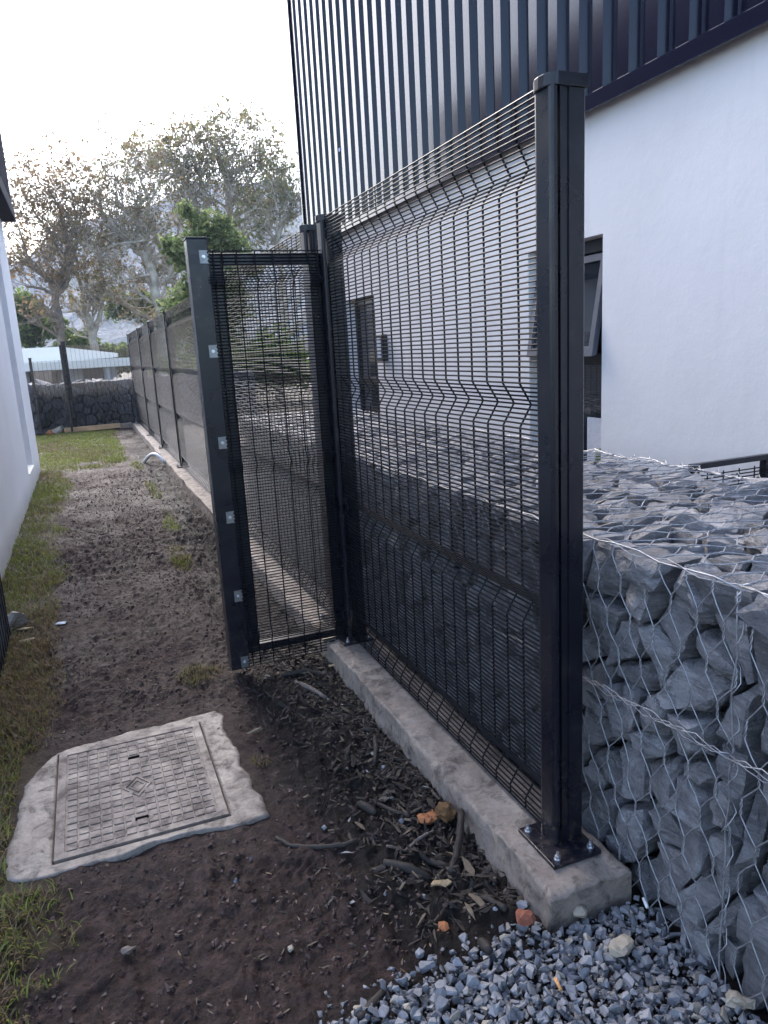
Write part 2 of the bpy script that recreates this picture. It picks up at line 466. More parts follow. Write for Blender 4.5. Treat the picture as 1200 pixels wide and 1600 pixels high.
# ------------------------------------------------------------------ grass
def blades(n, xr, yr, hmin, hmax, name, label):
    x = rng.uniform(*xr, n); y = rng.uniform(*yr, n)
    p = grass_mask(x, y)*sstep(.25, .6, fbm(x*5+2, y*5, 3)*.7+rng.random(n)*.35)
    keep = rng.random(n) < p
    keep &= ~((np.abs(x) < .37) & (np.abs(y-2.35) < .40))
    x = x[keep]; y = y[keep]; n = len(x)
    z = ground_h(x, y) - .003
    h = rng.uniform(hmin, hmax, n); a = rng.uniform(0, 2*np.pi, n); lean = rng.uniform(.2, 1.5, n)*h
    wd = rng.uniform(.0010, .0022, n)*(1+y*.10)
    ca, sa = np.cos(a), np.sin(a)
    px_, py_ = -sa*wd, ca*wd
    v = np.empty((n, 5, 3))
    v[:, 0] = np.stack([x-px_, y-py_, z], -1); v[:, 1] = np.stack([x+px_, y+py_, z], -1)
    mx, my, mz = x+ca*lean*.35, y+sa*lean*.35, z+h*.6
    v[:, 2] = np.stack([mx-px_*.8, my-py_*.8, mz], -1); v[:, 3] = np.stack([mx+px_*.8, my+py_*.8, mz], -1)
    v[:, 4] = np.stack([x+ca*lean, y+sa*lean, z+h*.95], -1)
    b = (np.arange(n)*5)[:, None]
    f = np.concatenate([b+np.array([0, 1, 3]), b+np.array([0, 3, 2]), b+np.array([2, 3, 4])], 0)
    g1 = np.array([.14, .19, .030]); g2 = np.array([.25, .27, .045]); br = np.array([.26, .18, .085]); dk = np.array([.09, .06, .035])
    t = rng.random(n); lush = fbm(x*1.7+31, y*.8+5, 3)
    far = sstep(4.0, 7.0, y)
    dead = rng.random(n) < np.clip(.78 - .62*far - (lush-.5)*1.6, .10, .92)
    c = g1 + (g2-g1)*t[:, None]
    d = br + (dk-br)*rng.random(n)[:, None]
    c = np.where(dead[:, None], d, c)
    me = np_mesh(name, v.reshape(-1, 3), f, M['grass_blade'], True, np.repeat(c, 5, 0))
    o = bpy.data.objects.new(name, me); COL.objects.link(o)
    return tag(o, label, 'grass', kind='stuff')
blades(170000, (-.74, .62), (1.2, 5.2), .008, .034, 'grass', 'short brown and green trampled grass beside the muddy path')
blades(90000, (-1.0, .72), (5.0, 16.2), .018, .045, 'grass', 'yellow green lawn at the far end of the muddy path')

# ------------------------------------------------------------------ mountain and haze
def mountain():
    D = 700.0
    prof = [(-700, 60), (-420, 75), (-200, 62), (-90, 70), (-40, 84), (-8, 104), (30, 118), (82, 136), (130, 146), (191, 153), (212, 134), (260, 150), (420, 170), (700, 120)]
    xs = np.linspace(-700, 700, 160); hs = np.interp(xs, [p[0] for p in prof], [p[1] for p in prof])
    rows = 14; V = []
    for j in range(rows):
        t = j/(rows-1)
        yy = D - 260*(1-t); 
        zz = hs*(t**1.3) + (fbm(xs*.03+7, np.full_like(xs, j*.6), 5)-.5)*34*(.25+t*.6) - 4*(1-t)
        yv = yy + (fbm(xs*.05, np.full_like(xs, j*.9+40), 4)-.5)*60
        V.append(np.stack([xs, yv, zz], -1))
    V.append(np.stack([xs, np.full_like(xs, D+200), np.full_like(xs, -5)], -1))
    V = np.array(V); r, c, _ = V.shape
    ii = np.arange(r*c).reshape(r, c)
    f = np.stack([ii[:-1, :-1], ii[:-1, 1:], ii[1:, 1:], ii[1:, :-1]], -1).reshape(-1, 4)
    m = Mat('mountain_rock'); n = m.noise(m.pos(), .02, 8, .65); n2 = m.noise(m.pos(), .11, 5)
    col = m.ramp(n, [(.35, (.05, .065, .04)), (.6, (.17, .16, .145))])
    M['mountain'] = m.set(col, .9, m.bump(n2, 1, 6), 0, .2)
    me = np_mesh('mountain', V.reshape(-1, 3), f, M['mountain'], False)
    o = bpy.data.objects.new('mountain', me); COL.objects.link(o); tag(o, kind='structure')
mountain()
def haze():
    b = MB(); b.box(-900, 900, -120, 1000, -2, 215)
    m = bpy.data.materials.new('haze_air'); m.use_nodes = True
    nt = m.node_tree
    for n in list(nt.nodes):
        if n.type == 'BSDF_PRINCIPLED': nt.nodes.remove(n)
    v = nt.nodes.new('ShaderNodeVolumePrincipled')
    v.inputs['Color'].default_value = (.72, .82, 1.0, 1)
    v.inputs['Density'].default_value = .0006
    v.inputs['Anisotropy'].default_value = .3
    nt.links.new(v.outputs[0], nt.nodes['Material Output'].inputs['Volume'])
    o = b.build('haze', m); tag(o, 'pale air haze between the fence and the mountain', 'haze', kind='stuff')
haze()

# ------------------------------------------------------------------ concrete kerb under the fence
KX0, KX1, KY0, KY1, KZ = .858, 1.085, 1.262, 16.4, .09
def kerb():
    prof = []
    r = .010
    for i in range(8): prof.append((KX0-.012*(1-i/7), -.12 + (KZ-r+.12)*i/7))
    prof += [(KX0+.003, KZ-.003)]
    for i in range(11): prof.append((KX0+r + (KX1-KX0-2*r)*i/10, KZ))
    prof += [(KX1-.003, KZ-.003)]
    for i in range(4): prof.append((KX1, KZ-r - (KZ-r+.12)*i/3))
    ys = np.concatenate([np.linspace(KY0, 4.5, 230), np.linspace(4.55, KY1, 200)])
    P = np.array(prof); n = len(P)
    V = np.empty((len(ys), n, 3))
    V[:, :, 0] = P[None, :, 0]; V[:, :, 2] = P[None, :, 1]; V[:, :, 1] = ys[:, None]
    S = np.arange(n)[None, :]*.02
    nz = (fbm(ys[:, None]*5 + 0*S, S*20, 4)-.5)
    nz2 = (fbm(ys[:, None]*26 + 0*S, S*60+9, 4)-.5)
    edge = np.zeros(n); edge[6:11] = 1.0; edge[-7:-3] = .6
    side = np.zeros(n); side[:8] = 1; side[-4:] = 1
    V[:, :, 2] += (nz*.016 + nz2*.010)*(1-side) - np.abs(nz2)*edge*.032
    V[:, :, 0] += (nz*.030 + nz2*.018)*side + np.abs(nz2)*edge*.024*np.where(np.arange(n) < n/2, 1, -1)
    # rounded worn near end
    e = np.exp(-(ys-KY0)/.012)[:, None]
    V[:, :, 2] -= e*.008*(1-side)
    ii = np.arange(len(ys)*n).reshape(len(ys), n)
    f = np.stack([ii[:-1, :-1], ii[1:, :-1], ii[1:, 1:], ii[:-1, 1:]], -1).reshape(-1, 4)
    V = V.reshape(-1, 3)
    me = np_mesh('kerb', V, f, M['concrete_kerb'], True)
    # near end cap as a fan of strips
    bm = bmesh.new(); bm.from_mesh(me); bm.verts.ensure_lookup_table()
    ring = [bm.verts[i] for i in range(n)]
    bm.faces.new(ring[::-1])
    ring = [bm.verts[(len(ys)-1)*n+i] for i in range(n)]
    bm.faces.new(ring)
    bmesh.ops.recalc_face_normals(bm, faces=bm.faces)
    bm.to_mesh(me); bm.free()
    o = bpy.data.objects.new('concrete_kerb', me); COL.objects.link(o)
    tag(o, 'long rough brown concrete kerb beam the mesh fence is bolted onto', 'kerb')
kerb()

# ------------------------------------------------------------------ right-hand building
WX = 2.40                                     # wall plane facing the path
BY0, BY1 = -1.5, 7.85
CLZ = 2.44
def right_building():
    root = empty('clad_building', (WX, 3, 0), 'white plastered building with dark blue ribbed metal cladding above', 'building')
    T = .22
    # openings: (y0, y1, z0, z1)
    ops = [(3.08, 3.73, .30, 1.83), (6.12, 6.86, .10, 1.80)]
    b = MB()
    def wall(y0, y1, z0, z1): b.box(WX, WX+T, y0, y1, z0, z1)
    wall(BY0, ops[0][0], -.3, CLZ)
    wall(ops[0][0], ops[0][1], -.3, ops[0][2]); wall(ops[0][0], ops[0][1], ops[0][3], CLZ)
    wall(ops[0][1], ops[1][0], -.3, CLZ)
    wall(ops[1][0], ops[1][1], -.3, ops[1][2]); wall(ops[1][0], ops[1][1], ops[1][3], CLZ)
    wall(ops[1][1], BY1, -.3, CLZ)
    b.build('wall', M['plaster_white'], root)
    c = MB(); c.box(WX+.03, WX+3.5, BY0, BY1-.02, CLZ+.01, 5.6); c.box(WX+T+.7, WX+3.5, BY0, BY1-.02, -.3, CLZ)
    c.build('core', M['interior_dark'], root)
    e = MB(); e.box(WX+T+.002, WX+3.5, BY1-.02, BY1, -.3, CLZ)
    e.build('end_wall', M['plaster_white'], root)
    # box-rib cladding: one rib per object
    pitch = .1745; depth = .040
    cl = MB(); cl.box(WX+.004, WX+.02, BY0, BY1, CLZ, 5.6)
    sheet = cl.build('cladding', M['cladding_blue'], root)
    pr = [(0, 0), (.055, 0), (.078, -depth), (.152, -depth), (.1745, 0)]
    pr2 = [(y, x) for y, x in pr]
    vs = []; 
    for z in (CLZ+.01, 5.6):
        for y, x in pr2: vs.append((x, y, z))
        for y, x in pr2[::-1]: vs.append((x+.0012+.001, y, z))
    n = len(pr2)*2
    mb = MB(); mb.add(vs, [tuple(range(n))[::-1], tuple(range(n, 2*n))] + [(i, (i+1) % n, n+(i+1) % n, n+i) for i in range(n)])
    me = mb.mesh('rib'); me.materials.append(M['cladding_blue'])
    # small pressed stiffener in the pan
    k = 0; y = BY1-.1745
    while y > BY0:
        o = bpy.data.objects.new('rib', me); COL.objects.link(o); o.parent = sheet
        o.location = (WX, y, 0)
        o.matrix_parent_inverse = Matrix.Identity(4)
        y -= pitch; k += 1
    poly = [(WX-.046, CLZ+.012), (WX-.058, CLZ+.004), (WX-.058, CLZ-.062), (WX-.050, CLZ-.064), (WX-.050, CLZ-.008), (WX+.004, CLZ+.000), (WX+.004, CLZ+.022)]
    fl = MB(); n = len(poly)
    fl.add([(x, yy, z) for yy in (BY0, BY1+.012) for x, z in poly], [tuple(range(n)), tuple(range(n, 2*n))[::-1]] + [(i, n+i, n+(i+1) % n, (i+1) % n) for i in range(n)])
    fl.build('flashing', M['cladding_blue'], root)
    sf = MB(); sf.box(WX-.0495, WX-.0005, BY0, BY1+.01, CLZ-.030, CLZ-.012)
    sf.build('soffit', M['cladding_blue'], root)
    cr = MB(); cr.box(WX-.060, WX+.02, BY1+.001, BY1+.02, CLZ-.03, 5.6); cr.build('corner_trim', M['cladding_blue'], root)
    bt = MB()
    bs = MB(); bs.box(WX-.046, WX-.040, 6.62, 6.66, 3.05, 3.075); bs.build('tape_mark', simple('tape_blue', (.10, .25, .6), .5, .1, 30, 0), root)
    # window with an open top-hung sash
    def window(y0, y1, z0, z1, tr, sash):
        w = MB(); X0 = WX+.085; fw = .045
        w.box(X0, X0+.05, y0, y1, z1-fw-.02, z1-.0005); w.box(X0, X0+.05, y0, y1, z0+.0005, z0+fw)
        w.box(X0, X0+.05, y0+.0005, y0+fw, z0+fw, z1-fw-.02); w.box(X0, X0+.05, y1-fw, y1-.0005, z0+fw, z1-fw-.02)
        w.box(X0-.004, X0+.046, y0+fw, y1-fw, tr-.03, tr+.03)
        fr = w.build('window', M['frame_dark'], root, .004)
        p = MB(); p.box(X0+.02, X0+.026, y0+fw, y1-fw, z0+fw, tr-.03)
        if not sash: p.box(X0+.02, X0+.026, y0+fw, y1-fw, tr+.03, z1-fw-.02)
        p.build('pane', M['glass'], fr)
        if sash:
            a = R(9.5); zt = z1-fw-.03; L = zt-(tr+.02); t = .032
            def pt(d, s, yy): return (X0-.01 - math.sin(a)*d - math.cos(a)*s, yy, zt - math.cos(a)*d + math.sin(a)*s*-1)
            def slab(mb, d0, d1, ya, yb, s0, s1):
                v = [pt(d, s, yy) for d in (d0, d1) for yy in (ya, yb) for s in (s0, s1)]
                mb.add(v, [(0, 1, 3, 2), (4, 6, 7, 5), (0, 4, 5, 1), (2, 3, 7, 6), (0, 2, 6, 4), (1, 5, 7, 3)])
            sm = MB(); q = .034; ya, yb = y0+.03, y1-.03
            slab(sm, 0, q, ya, yb, 0, t); slab(sm, L-q-.012, L, ya, yb, 0, t)
            slab(sm, q, L-q-.012, ya, ya+q, 0, t); slab(sm, q, L-q-.012, yb-q, yb, 0, t)
            so = sm.build('sash', M['sash_grey'], fr)
            gm = MB(); slab(gm, q, L-q-.012, ya+q, yb-q, .010, .016); gm.build('sash_pane', M['glass'], fr)
        s = MB(); s.box(WX-.012, X0, y0-.01, y1+.01, z0-.03, z0); s.build('sill', M['plaster_white'], fr)
        return fr
    w1 = window(*ops[0], 1.235, True)
    window(*ops[1], 1.06, False)
    # printed card behind the lower pane, small enough to read only as a pale card with a plant
    cd = MB(); cd.box(WX+.103, WX+.1045, 3.14, 3.33, .62, .93); card = cd.build('card', M['paper'], w1)
    pl = MB()
    for i in range(16):
        aa = i*.39; pl.tube([(WX+.1022, 3.2+.05*math.cos(aa), .70+.07*math.sin(aa)), (WX+.1015, 3.2+.02*math.cos(aa+1), .72+.03*math.sin(aa+1))], .012, 5)
    pl.build('plant_print', M['green_plant'], card if False else w1)
    # wall lamp
    lm = MB(); lm.box(WX-.055, WX-.0005, 5.86, 5.99, 1.24, 1.46); l_ = lm.build('wall_lamp', M['frame_dark'], root, .008)
    ld = MB(); ld.box(WX-.060, WX-.054, 5.885, 5.965, 1.27, 1.43); ld.build('lens', M['frame_grey'], l_, .002)
    return root
right_building()

# ------------------------------------------------------------------ left-hand building
def left_building():
    X = -.65; Y0, Y1 = 4.7, 10.62; H = 3.10
    root = empty('pale_building', (X-.5, 5, 0), 'pale grey plastered building with tall recessed openings beside the grass strip', 'building')
    ops = [(5.2, 6.6, 2.30, 2.72), (8.62, 9.40, .23, 2.72)]
    b = MB(); T = .30
    def w(y0, y1, z0, z1): b.box(X-T, X, y0, y1, z0, z1)
    w(Y0, ops[0][0], -.3, H); w(ops[0][0], ops[0][1], -.3, ops[0][2]); w(ops[0][0], ops[0][1], ops[0][3], H)
    w(ops[0][1], ops[1][0], -.3, H); w(ops[1][0], ops[1][1], -.3, ops[1][2]); w(ops[1][0], ops[1][1], ops[1][3], H)
    w(ops[1][1], Y1, -.3, H)
    b.build('wall', M['plaster_grey'], root)
    c = MB(); c.box(X-3, X-T-.002, Y0, Y1, -.3, H); c.box(X-3, X-.03, Y0, Y1-.05, H+.18, 4.6)
    c.build('core', M['plaster_grey'], root)
    for y0, y1, z0, z1 in ops:
        f = MB(); f.box(X-.20, X-.16, y0+.001, y1-.001, z0+.001, z1-.001); fr = f.build('window', M['frame_dark'] if y0 < 6 else M['plaster_grey'], root)
        s = MB(); s.add([(X-.155, y0, z0+.004), (X+.012, y0, z0+.004), (X+.012, y1, z0+.004), (X-.155, y1, z0+.004), (X-.155, y0, z0+.06), (X+.012, y0, z0+.016), (X+.012, y1, z0+.016), (X-.155, y1, z0+.06)],
              [(0, 3, 2, 1), (4, 5, 6, 7), (0, 1, 5, 4), (1, 2, 6, 5), (2, 3, 7, 6), (3, 0, 4, 7)])
        s.build('sill', M['roof_white'], fr)
    # clad upper storey projecting over the wall
    e = MB(); e.box(X-3, X+.155, Y0, Y1+.05, H+.001, H+.175)
    e.build('eave_box', M['cladding_matt'], root, .01)
    sh = MB(); sh.box(X-3, X+.10, Y0, Y1+.02, H+.176, 4.6); sheet = sh.build('cladding', M['cladding_matt'], root)
    pr = [(0, 0), (.055, 0), (.078, .04), (.152, .04), (.1745, 0)]
    n = len(pr); mb = MB()
    mb.add([(x, y, z) for z in (H+.178, 4.6) for y, x in pr], [tuple(range(n)), tuple(range(n, 2*n))[::-1]] + [(i, n+i, n+(i+1) % n, (i+1) % n) for i in range(n)])
    me = mb.mesh('rib'); me.materials.append(M['cladding_matt'])
    y = Y1+.02-.1745
    while y > 5.5:
        o = bpy.data.objects.new('rib', me); COL.objects.link(o); o.parent = sheet; o.location = (X+.1005, y, 0)
        o.matrix_parent_inverse = Matrix.Identity(4)
        y -= .1745
left_building()

# ================================================================== FENCES
POST_TOP = 1.88
def fence_post(y, label, group=None, plate=False, full=True, z_top=POST_TOP, x=0.957, name='fence_post'):
    root = empty(name, (x+.045, y+.035, KZ), label, 'post', group)
    b = MB()                                          # body: box profile with two shallow grooves on the end faces
    x0, x1, y0, y1 = x+.023, x+.087, y, y+.066
    g = .004
    poly = [(x0, y0), (x0+.012, y0), (x0+.014, y0+g), (x0+.020, y0+g), (x0+.022, y0), (x1-.004, y0), (x1, y0+.004), (x1, y1-.004), (x1-.004, y1),
            (x0+.022, y1), (x0+.020, y1-g), (x0+.014, y1-g), (x0+.012, y1), (x0, y1)]
    b.prism(poly, KZ+.008, z_top)
    b.build('post_body', M['post_black'], root)
    c = MB()
    r = .006
    poly = [(x+r, y-.003), (x+.014, y-.003), (x+.014, y+.065), (x+r, y+.065), (x+.002, y+.061), (x, y+.054), (x, y+.008), (x+.002, y+.001)]
    c.prism(poly, KZ+.012, z_top-.004)
    c.build('clamp_strip', M['post_black'], root)
    k = MB()
    poly = [(x+.092, y-.006), (x+.092, y+.072), (x+.012, y+.072), (x+.001, y+.064), (x-.006, y+.050), (x-.008, y+.033), (x-.006, y+.016), (x+.001, y+.002), (x+.012, y-.007)]
    k.prism(poly, z_top-.022, z_top+.004)
    k.build('cap', M['post_black'], root, .0025)
    if full:
        p = MB(); p.box(x-.045, x+.095, y-.065, y+.10, KZ+.001, KZ+.011)
        pl = p.build('base_plate', M['post_black'], root, .002)
        for bx_, by_ in ((x-.027, y+.080), (x-.022, y-.045), (x+.077, y-.043), (x+.08, y+.082)):
            q = MB()
            q.tube([(bx_, by_, KZ+.011), (bx_, by_, KZ+.0135)], .0095, 14)
            q.tube([(bx_, by_, KZ+.0135), (bx_, by_, KZ+.021)], .0072, 6)
            q.tube([(bx_, by_, KZ+.021), (bx_+.001, by_, KZ+.031)], .0038, 8)
            q.build('bolt', M['zinc_bolt'], pl)
    return root

PZ = [(1.874, 0), (1.797, 0), (1.738, .032), (1.690, 0), (1.255, 0), (1.202, .032), (1.150, 0), (.745, 0), (.695, .032), (.645, 0), (.235, 0), (.182, .032), (.130, 0), (.098, 0)]
def prof_x(z, P=PZ):
    return float(np.interp(z, [p[0] for p in P][::-1], [p[1] for p in P][::-1]))
def wire_levels(P=PZ, pitch=.0127):
    """wires are spaced along the developed length of the bent sheet"""
    out = []; left = 0.0
    for (z0, d0), (z1, d1) in zip(P[:-1], P[1:]):
        L = math.hypot(z1-z0, d1-d0); s = left
        while s <= L:
            t = s/L; out.append((z0+(z1-z0)*t, d0+(d1-d0)*t)); s += pitch
        left = s-L
    return out
WR = .0025
MX = .974                                       # plane of the fence mesh
def tube_x(mb, p0, p1, r, n=6): mb.tube([p0, p1], r, n, False)
def near_panel():
    y0, y1 = 1.465, 3.005
    root = empty('mesh_fence', (MX, (y0+y1)/2, KZ), 'black welded mesh fence panel in front of the stacked rock baskets', 'mesh fence', 'mesh panels along the kerb')
    h = MB(); h.tube([(0, y0, 0), (0, y1, 0)], WR, 6)
    hm = h.mesh('horizontal_wire'); hm.materials.append(M['wire_black'])
    for z, d in wire_levels():
        obj_of(hm, 'horizontal_wire', root, (MX+d, 0, z))
    v = MB(); v.tube([(d+ WR*1.9, 0, z) for z, d in PZ], WR*1.1, 6)
    vm = v.mesh('vertical_wire'); vm.materials.append(M['wire_black'])
    y = y0+.10
    while y < y1-.01:
        obj_of(vm, 'vertical_wire', root, (MX, y, 0)); y += .0790
    return root
near_panel()
def far_panel(y0, y1, label, x=MX):
    root = empty('mesh_fence', (x, (y0+y1)/2, KZ), label, 'mesh fence', 'mesh panels along the kerb')
    h = MB()
    for z, d in wire_levels(): h.tube([(x+d, y0, z), (x+d, y1, z)], WR, 4, False)
    o = h.build('horizontal_wires', M['wire_black'], root); tag(o, kind='stuff')
    v = MB(); v.tube([(d+WR*1.9, 0, z) for z, d in PZ], WR, 4)
    vm = v.mesh('vertical_wire'); vm.materials.append(M['wire_black'])
    y = y0+.05
    while y < y1:
        obj_of(vm, 'vertical_wire', root, (x, y, 0)); y += .079
    return root
fence_post(1.398, 'black steel fence post at the open end, bolted plate on the kerb', 'posts of the mesh fence')
fence_post(2.975, 'black fence post carrying the short mesh panel, just before the gate', 'posts of the mesh fence')
fence_post(3.215, 'black fence post behind the gate where the long fence run begins', 'posts of the mesh fence')
FY = [3.25, 6.15, 9.05, 11.25, 13.35, 16.2]
ORD = ['first', 'second', 'third', 'fourth', 'last']
for i in range(5):
    far_panel(FY[i]+.04, FY[i+1]+.03, ORD[i] + ' mesh panel of the fence run beyond the gate')
    if i < 4: fence_post(FY[i+1], ORD[i] + ' in-line black post of the fence run beyond the gate', 'posts of the mesh fence')
fence_post(16.2, 'black corner post where the long fence meets the far rock wall', 'posts of the mesh fence')

# ------------------------------------------------------------------ gate standing open across the path
def gate():
    gy = 3.0
    root = empty('mesh_gate', (.47, gy+.04, .03), 'narrow black mesh gate with square stile, standing open across the path', 'gate')
    s = MB(); s.box(.433, .511, gy, gy+.078, .045, 1.796); st = s.build('stile', M['post_black'], root, .004)
    cp = MB(); cp.box(.431, .513, gy-.002, gy+.080, 1.7965, 1.802); cp.build('stile_cap', M['post_black'], root, .001)
    s = MB(); s.box(.5115, .566, gy+.02, gy+.07, .10, 1.745); s.build('inner_stile', M['post_black'], root, .003)
    s = MB(); s.box(.910, .956, gy+.02, gy+.07, .10, 1.745); s.build('hinge_stile', M['post_black'], root, .003)
    s = MB(); s.box(.5665, .9095, gy+.022, gy+.066, 1.702, 1.745); s.build('top_rail', M['post_black'], root, .003)
    s = MB(); s.box(.5665, .9095, gy+.022, gy+.066, .100, .135); s.build('bottom_rail', M['post_black'], root, .003)
    P = [(1.752, 0), (1.672, 0), (1.640, .024), (1.610, 0), (.955, 0), (.918, .024), (.885, 0), (.22, 0), (.185, .024), (.15, 0), (.045, 0)]
    my = gy+.0145
    h = MB(); h.tube([(.500, 0, 0), (.958, 0, 0)], WR, 6); hm = h.mesh('horizontal_wire'); hm.materials.append(M['wire_black'])
    for z, d in wire_levels(P): obj_of(hm, 'horizontal_wire', root, (0, my-d, z))
    v = MB(); v.tube([(0, -d-WR*1.9, z) for z, d in P], WR*1.1, 6); vm = v.mesh('vertical_wire'); vm.materials.append(M['wire_black'])
    for x in (.527, .560, .618, .690, .762, .834, .908, .945): obj_of(vm, 'vertical_wire', root, (x, my, 0))
    for z in (1.729, 1.378, 1.019, .712, .373, .076):
        k = MB()
        k.add([(x, yy, z+zz) for yy in (gy-.006, gy-.0005) for x, zz in ((.474, -.024), (.508, -.024), (.502, -.015), (.509, -.006), (.502, 0), (.509, .006), (.502, .015), (.508, .024), (.474, .024))],
              [tuple(range(9)), tuple(range(9, 18))[::-1]] + [(i, 9+i, 9+(i+1) % 9, (i+1) % 9) for i in range(9)])
        br = k.build('bracket', M['galvanised'], root)
        q = MB(); q.tube([(.489, gy-.006, z), (.489, gy-.011, z)], .0072, 6); q.tube([(.489, gy-.011, z), (.489, gy-.017, z)], .004, 8)
        q.build('bolt', M['zinc_bolt'], br)
    for z in (.32, 1.5):
        q = MB(); q.tube([(.950, gy+.045, z-.05), (.950, gy+.045, z+.05)], .009, 10); q.box(.945, .985, gy+.035, gy+.055, z-.02, z+.02)
        q.build('hinge', M['post_black'], root)
gate()

# ------------------------------------------------------------------ second leaf folded back along the left wall
def left_leaf():
    x = -.520
    root = empty('mesh_gate', (x, 3.6, 0), 'black mesh gate leaf folded back along the pale wall', 'gate')
    s = MB(); s.box(x-.03, x+.012, 4.00, 4.045, .05, 1.74); s.build('stile', M['post_black'], root, .003)
    s = MB(); s.box(x-.03, x+.012, 2.60, 3.9995, .05, .09); s.build('bottom_rail', M['post_black'], root, .003)
    s = MB(); s.box(x-.03, x+.012, 2.60, 3.9995, 1.70, 1.74); s.build('top_rail', M['post_black'], root, .003)
    h = MB()
    z = .04
    while z < 1.75:
        h.tube([(x+.0145, 2.55, z), (x+.0145, 4.035, z)], WR, 5, False); z += .0127
    tag(h.build('horizontal_wires', M['wire_black'], root), kind='stuff')
    v = MB(); v.tube([(x+.019, 0, .04), (x+.019, 0, 1.74)], WR, 5); vm = v.mesh('vertical_wire'); vm.materials.append(M['wire_black'])
    y = 2.62
    while y < 4.04:
        obj_of(vm, 'vertical_wire', root, (0, y, 0)); y += .0762
left_leaf()

# ------------------------------------------------------------------ low mesh panel closing the gap behind the rock wall
def gap_panel():
    y = 2.06
    root = empty('mesh_screen', (2.2, y, 0), 'low black mesh panel closing the gap between rock baskets and white wall', 'mesh fence')
    s = MB(); s.box(2.00, 2.385, y-.012, y+.012, .863, .884); s.build('top_rail', M['post_black'], root, .003)
    s = MB(); s.box(2.00, 2.03, y-.015, y+.015, 0, .8625); s.box(2.355, 2.385, y-.015, y+.015, 0, .8625); s.build('side_rails', M['post_black'], root)
    z = .84; h = MB(); h.tube([(2.005, y-.018, 0), (2.38, y-.018, 0)], WR, 5); hm = h.mesh('horizontal_wire'); hm.materials.append(M['wire_black'])
    while z > .05: obj_of(hm, 'horizontal_wire', root, (0, 0, z)); z -= .0127
    v = MB(); v.tube([(0, y-.022, .05), (0, y-.022, .85)], WR, 5); vm = v.mesh('vertical_wire'); vm.materials.append(M['wire_black'])
    x = 2.06
    while x < 2.35: obj_of(vm, 'vertical_wire', root, (x, 0, 0)); x += .0762
gap_panel()

# ================================================================== GABION BASKETS
def voronoi(sites, box):
    x0, x1, y0, y1 = box; cells = []
    for i, (sx, sy) in enumerate(sites):
        poly = [(x0, y0), (x1, y0), (x1, y1), (x0, y1)]
        for j, (tx, ty) in enumerate(sites):
            if i == j: continue
            dx, dy = tx-sx, ty-sy
            if dx*dx+dy*dy > .25: continue
            c = (tx*tx+ty*ty-sx*sx-sy*sy)/2
            new = []
            for k in range(len(poly)):
                a = poly[k]; b_ = poly[(k+1) % len(poly)]
                fa = a[0]*dx+a[1]*dy-c; fb = b_[0]*dx+b_[1]*dy-c
                if fa <= 0: new.append(a)
                if (fa < 0 < fb) or (fb < 0 < fa):
                    t = fa/(fa-fb); new.append((a[0]+(b_[0]-a[0])*t, a[1]+(b_[1]-a[1])*t))
            poly = new
            if len(poly) < 3: break
        if len(poly) >= 3: cells.append(((sx, sy), poly))
    return cells
def hull_rock(pts, seed, fine, amp=.006):
    bm = bmesh.new()
    for p in pts: bm.verts.new(p)
    r = bmesh.ops.convex_hull(bm, input=bm.verts)
    bad = [v for v in r['geom_interior'] if isinstance(v, bmesh.types.BMVert)]
    bad += [v for v in r['geom_unused'] if isinstance(v, bmesh.types.BMVert)]
    if bad: bmesh.ops.delete(bm, geom=list(set(bad)), context='VERTS')
    if fine:
        bmesh.ops.triangulate(bm, faces=bm.faces)
        for it in range(2):
            es = [e for e in bm.edges if e.calc_length() > .016]
            bmesh.ops.subdivide_edges(bm, edges=es, cuts=1)
            bmesh.ops.triangulate(bm, faces=[f for f in bm.faces if len(f.verts) > 3])
        bm.normal_update()
        off = Vector((seed*7.13, seed*3.7, seed*1.9))
        for v in bm.verts:
            p = v.co
            n = mnoise.fractal(p*14+off, 1.0, 2.1, 4)
            s = mnoise.noise(Vector((p.x*9, p.y*9, p.z*60))+off*2)    # slaty steps
            v.co = p + v.normal*(n*amp*2.1 + (.0045 if s > .12 else 0) - .001)
    bmesh.ops.recalc_face_normals(bm, faces=bm.faces)
    me = bpy.data.meshes.new('stone'); bm.to_mesh(me); bm.free()
    return me
def face_stone(cell, depth, seed, fine, gap=.003, relief=.024, tilt=.36):
    """points of an angular rock that fills a cell; (u, v, w): w outwards"""
    (cx, cy), poly = cell
    rnd = random.Random(seed)
    tu, tv = rnd.uniform(-tilt, tilt), rnd.uniform(-tilt, tilt)
    lift = rnd.uniform(-relief*1.3, relief*.5)
    pts = []
    k = len(poly)
    for i, (u, v) in enumerate(poly):
        du, dv = u-cx, v-cy; L = math.hypot(du, dv)+1e-6
        s = max(.3, (L-gap-rnd.uniform(0, .010))/L)
        ch = rnd.random() < .34                      # knocked-off corner
        w = lift + tu*du + tv*dv - (rnd.uniform(.025, .06) if ch else rnd.uniform(0, .008))
        pts.append((cx+du*s, cy+dv*s, w))
        if ch:
            s2 = s*rnd.uniform(.35, .75)
            pts.append((cx+du*s2, cy+dv*s2, lift+tu*du*s2+tv*dv*s2+rnd.uniform(-.002, .006)))
        pts.append((cx+du*s*rnd.uniform(.7, 1), cy+dv*s*rnd.uniform(.7, 1), -depth*rnd.uniform(.6, 1)))
    return pts
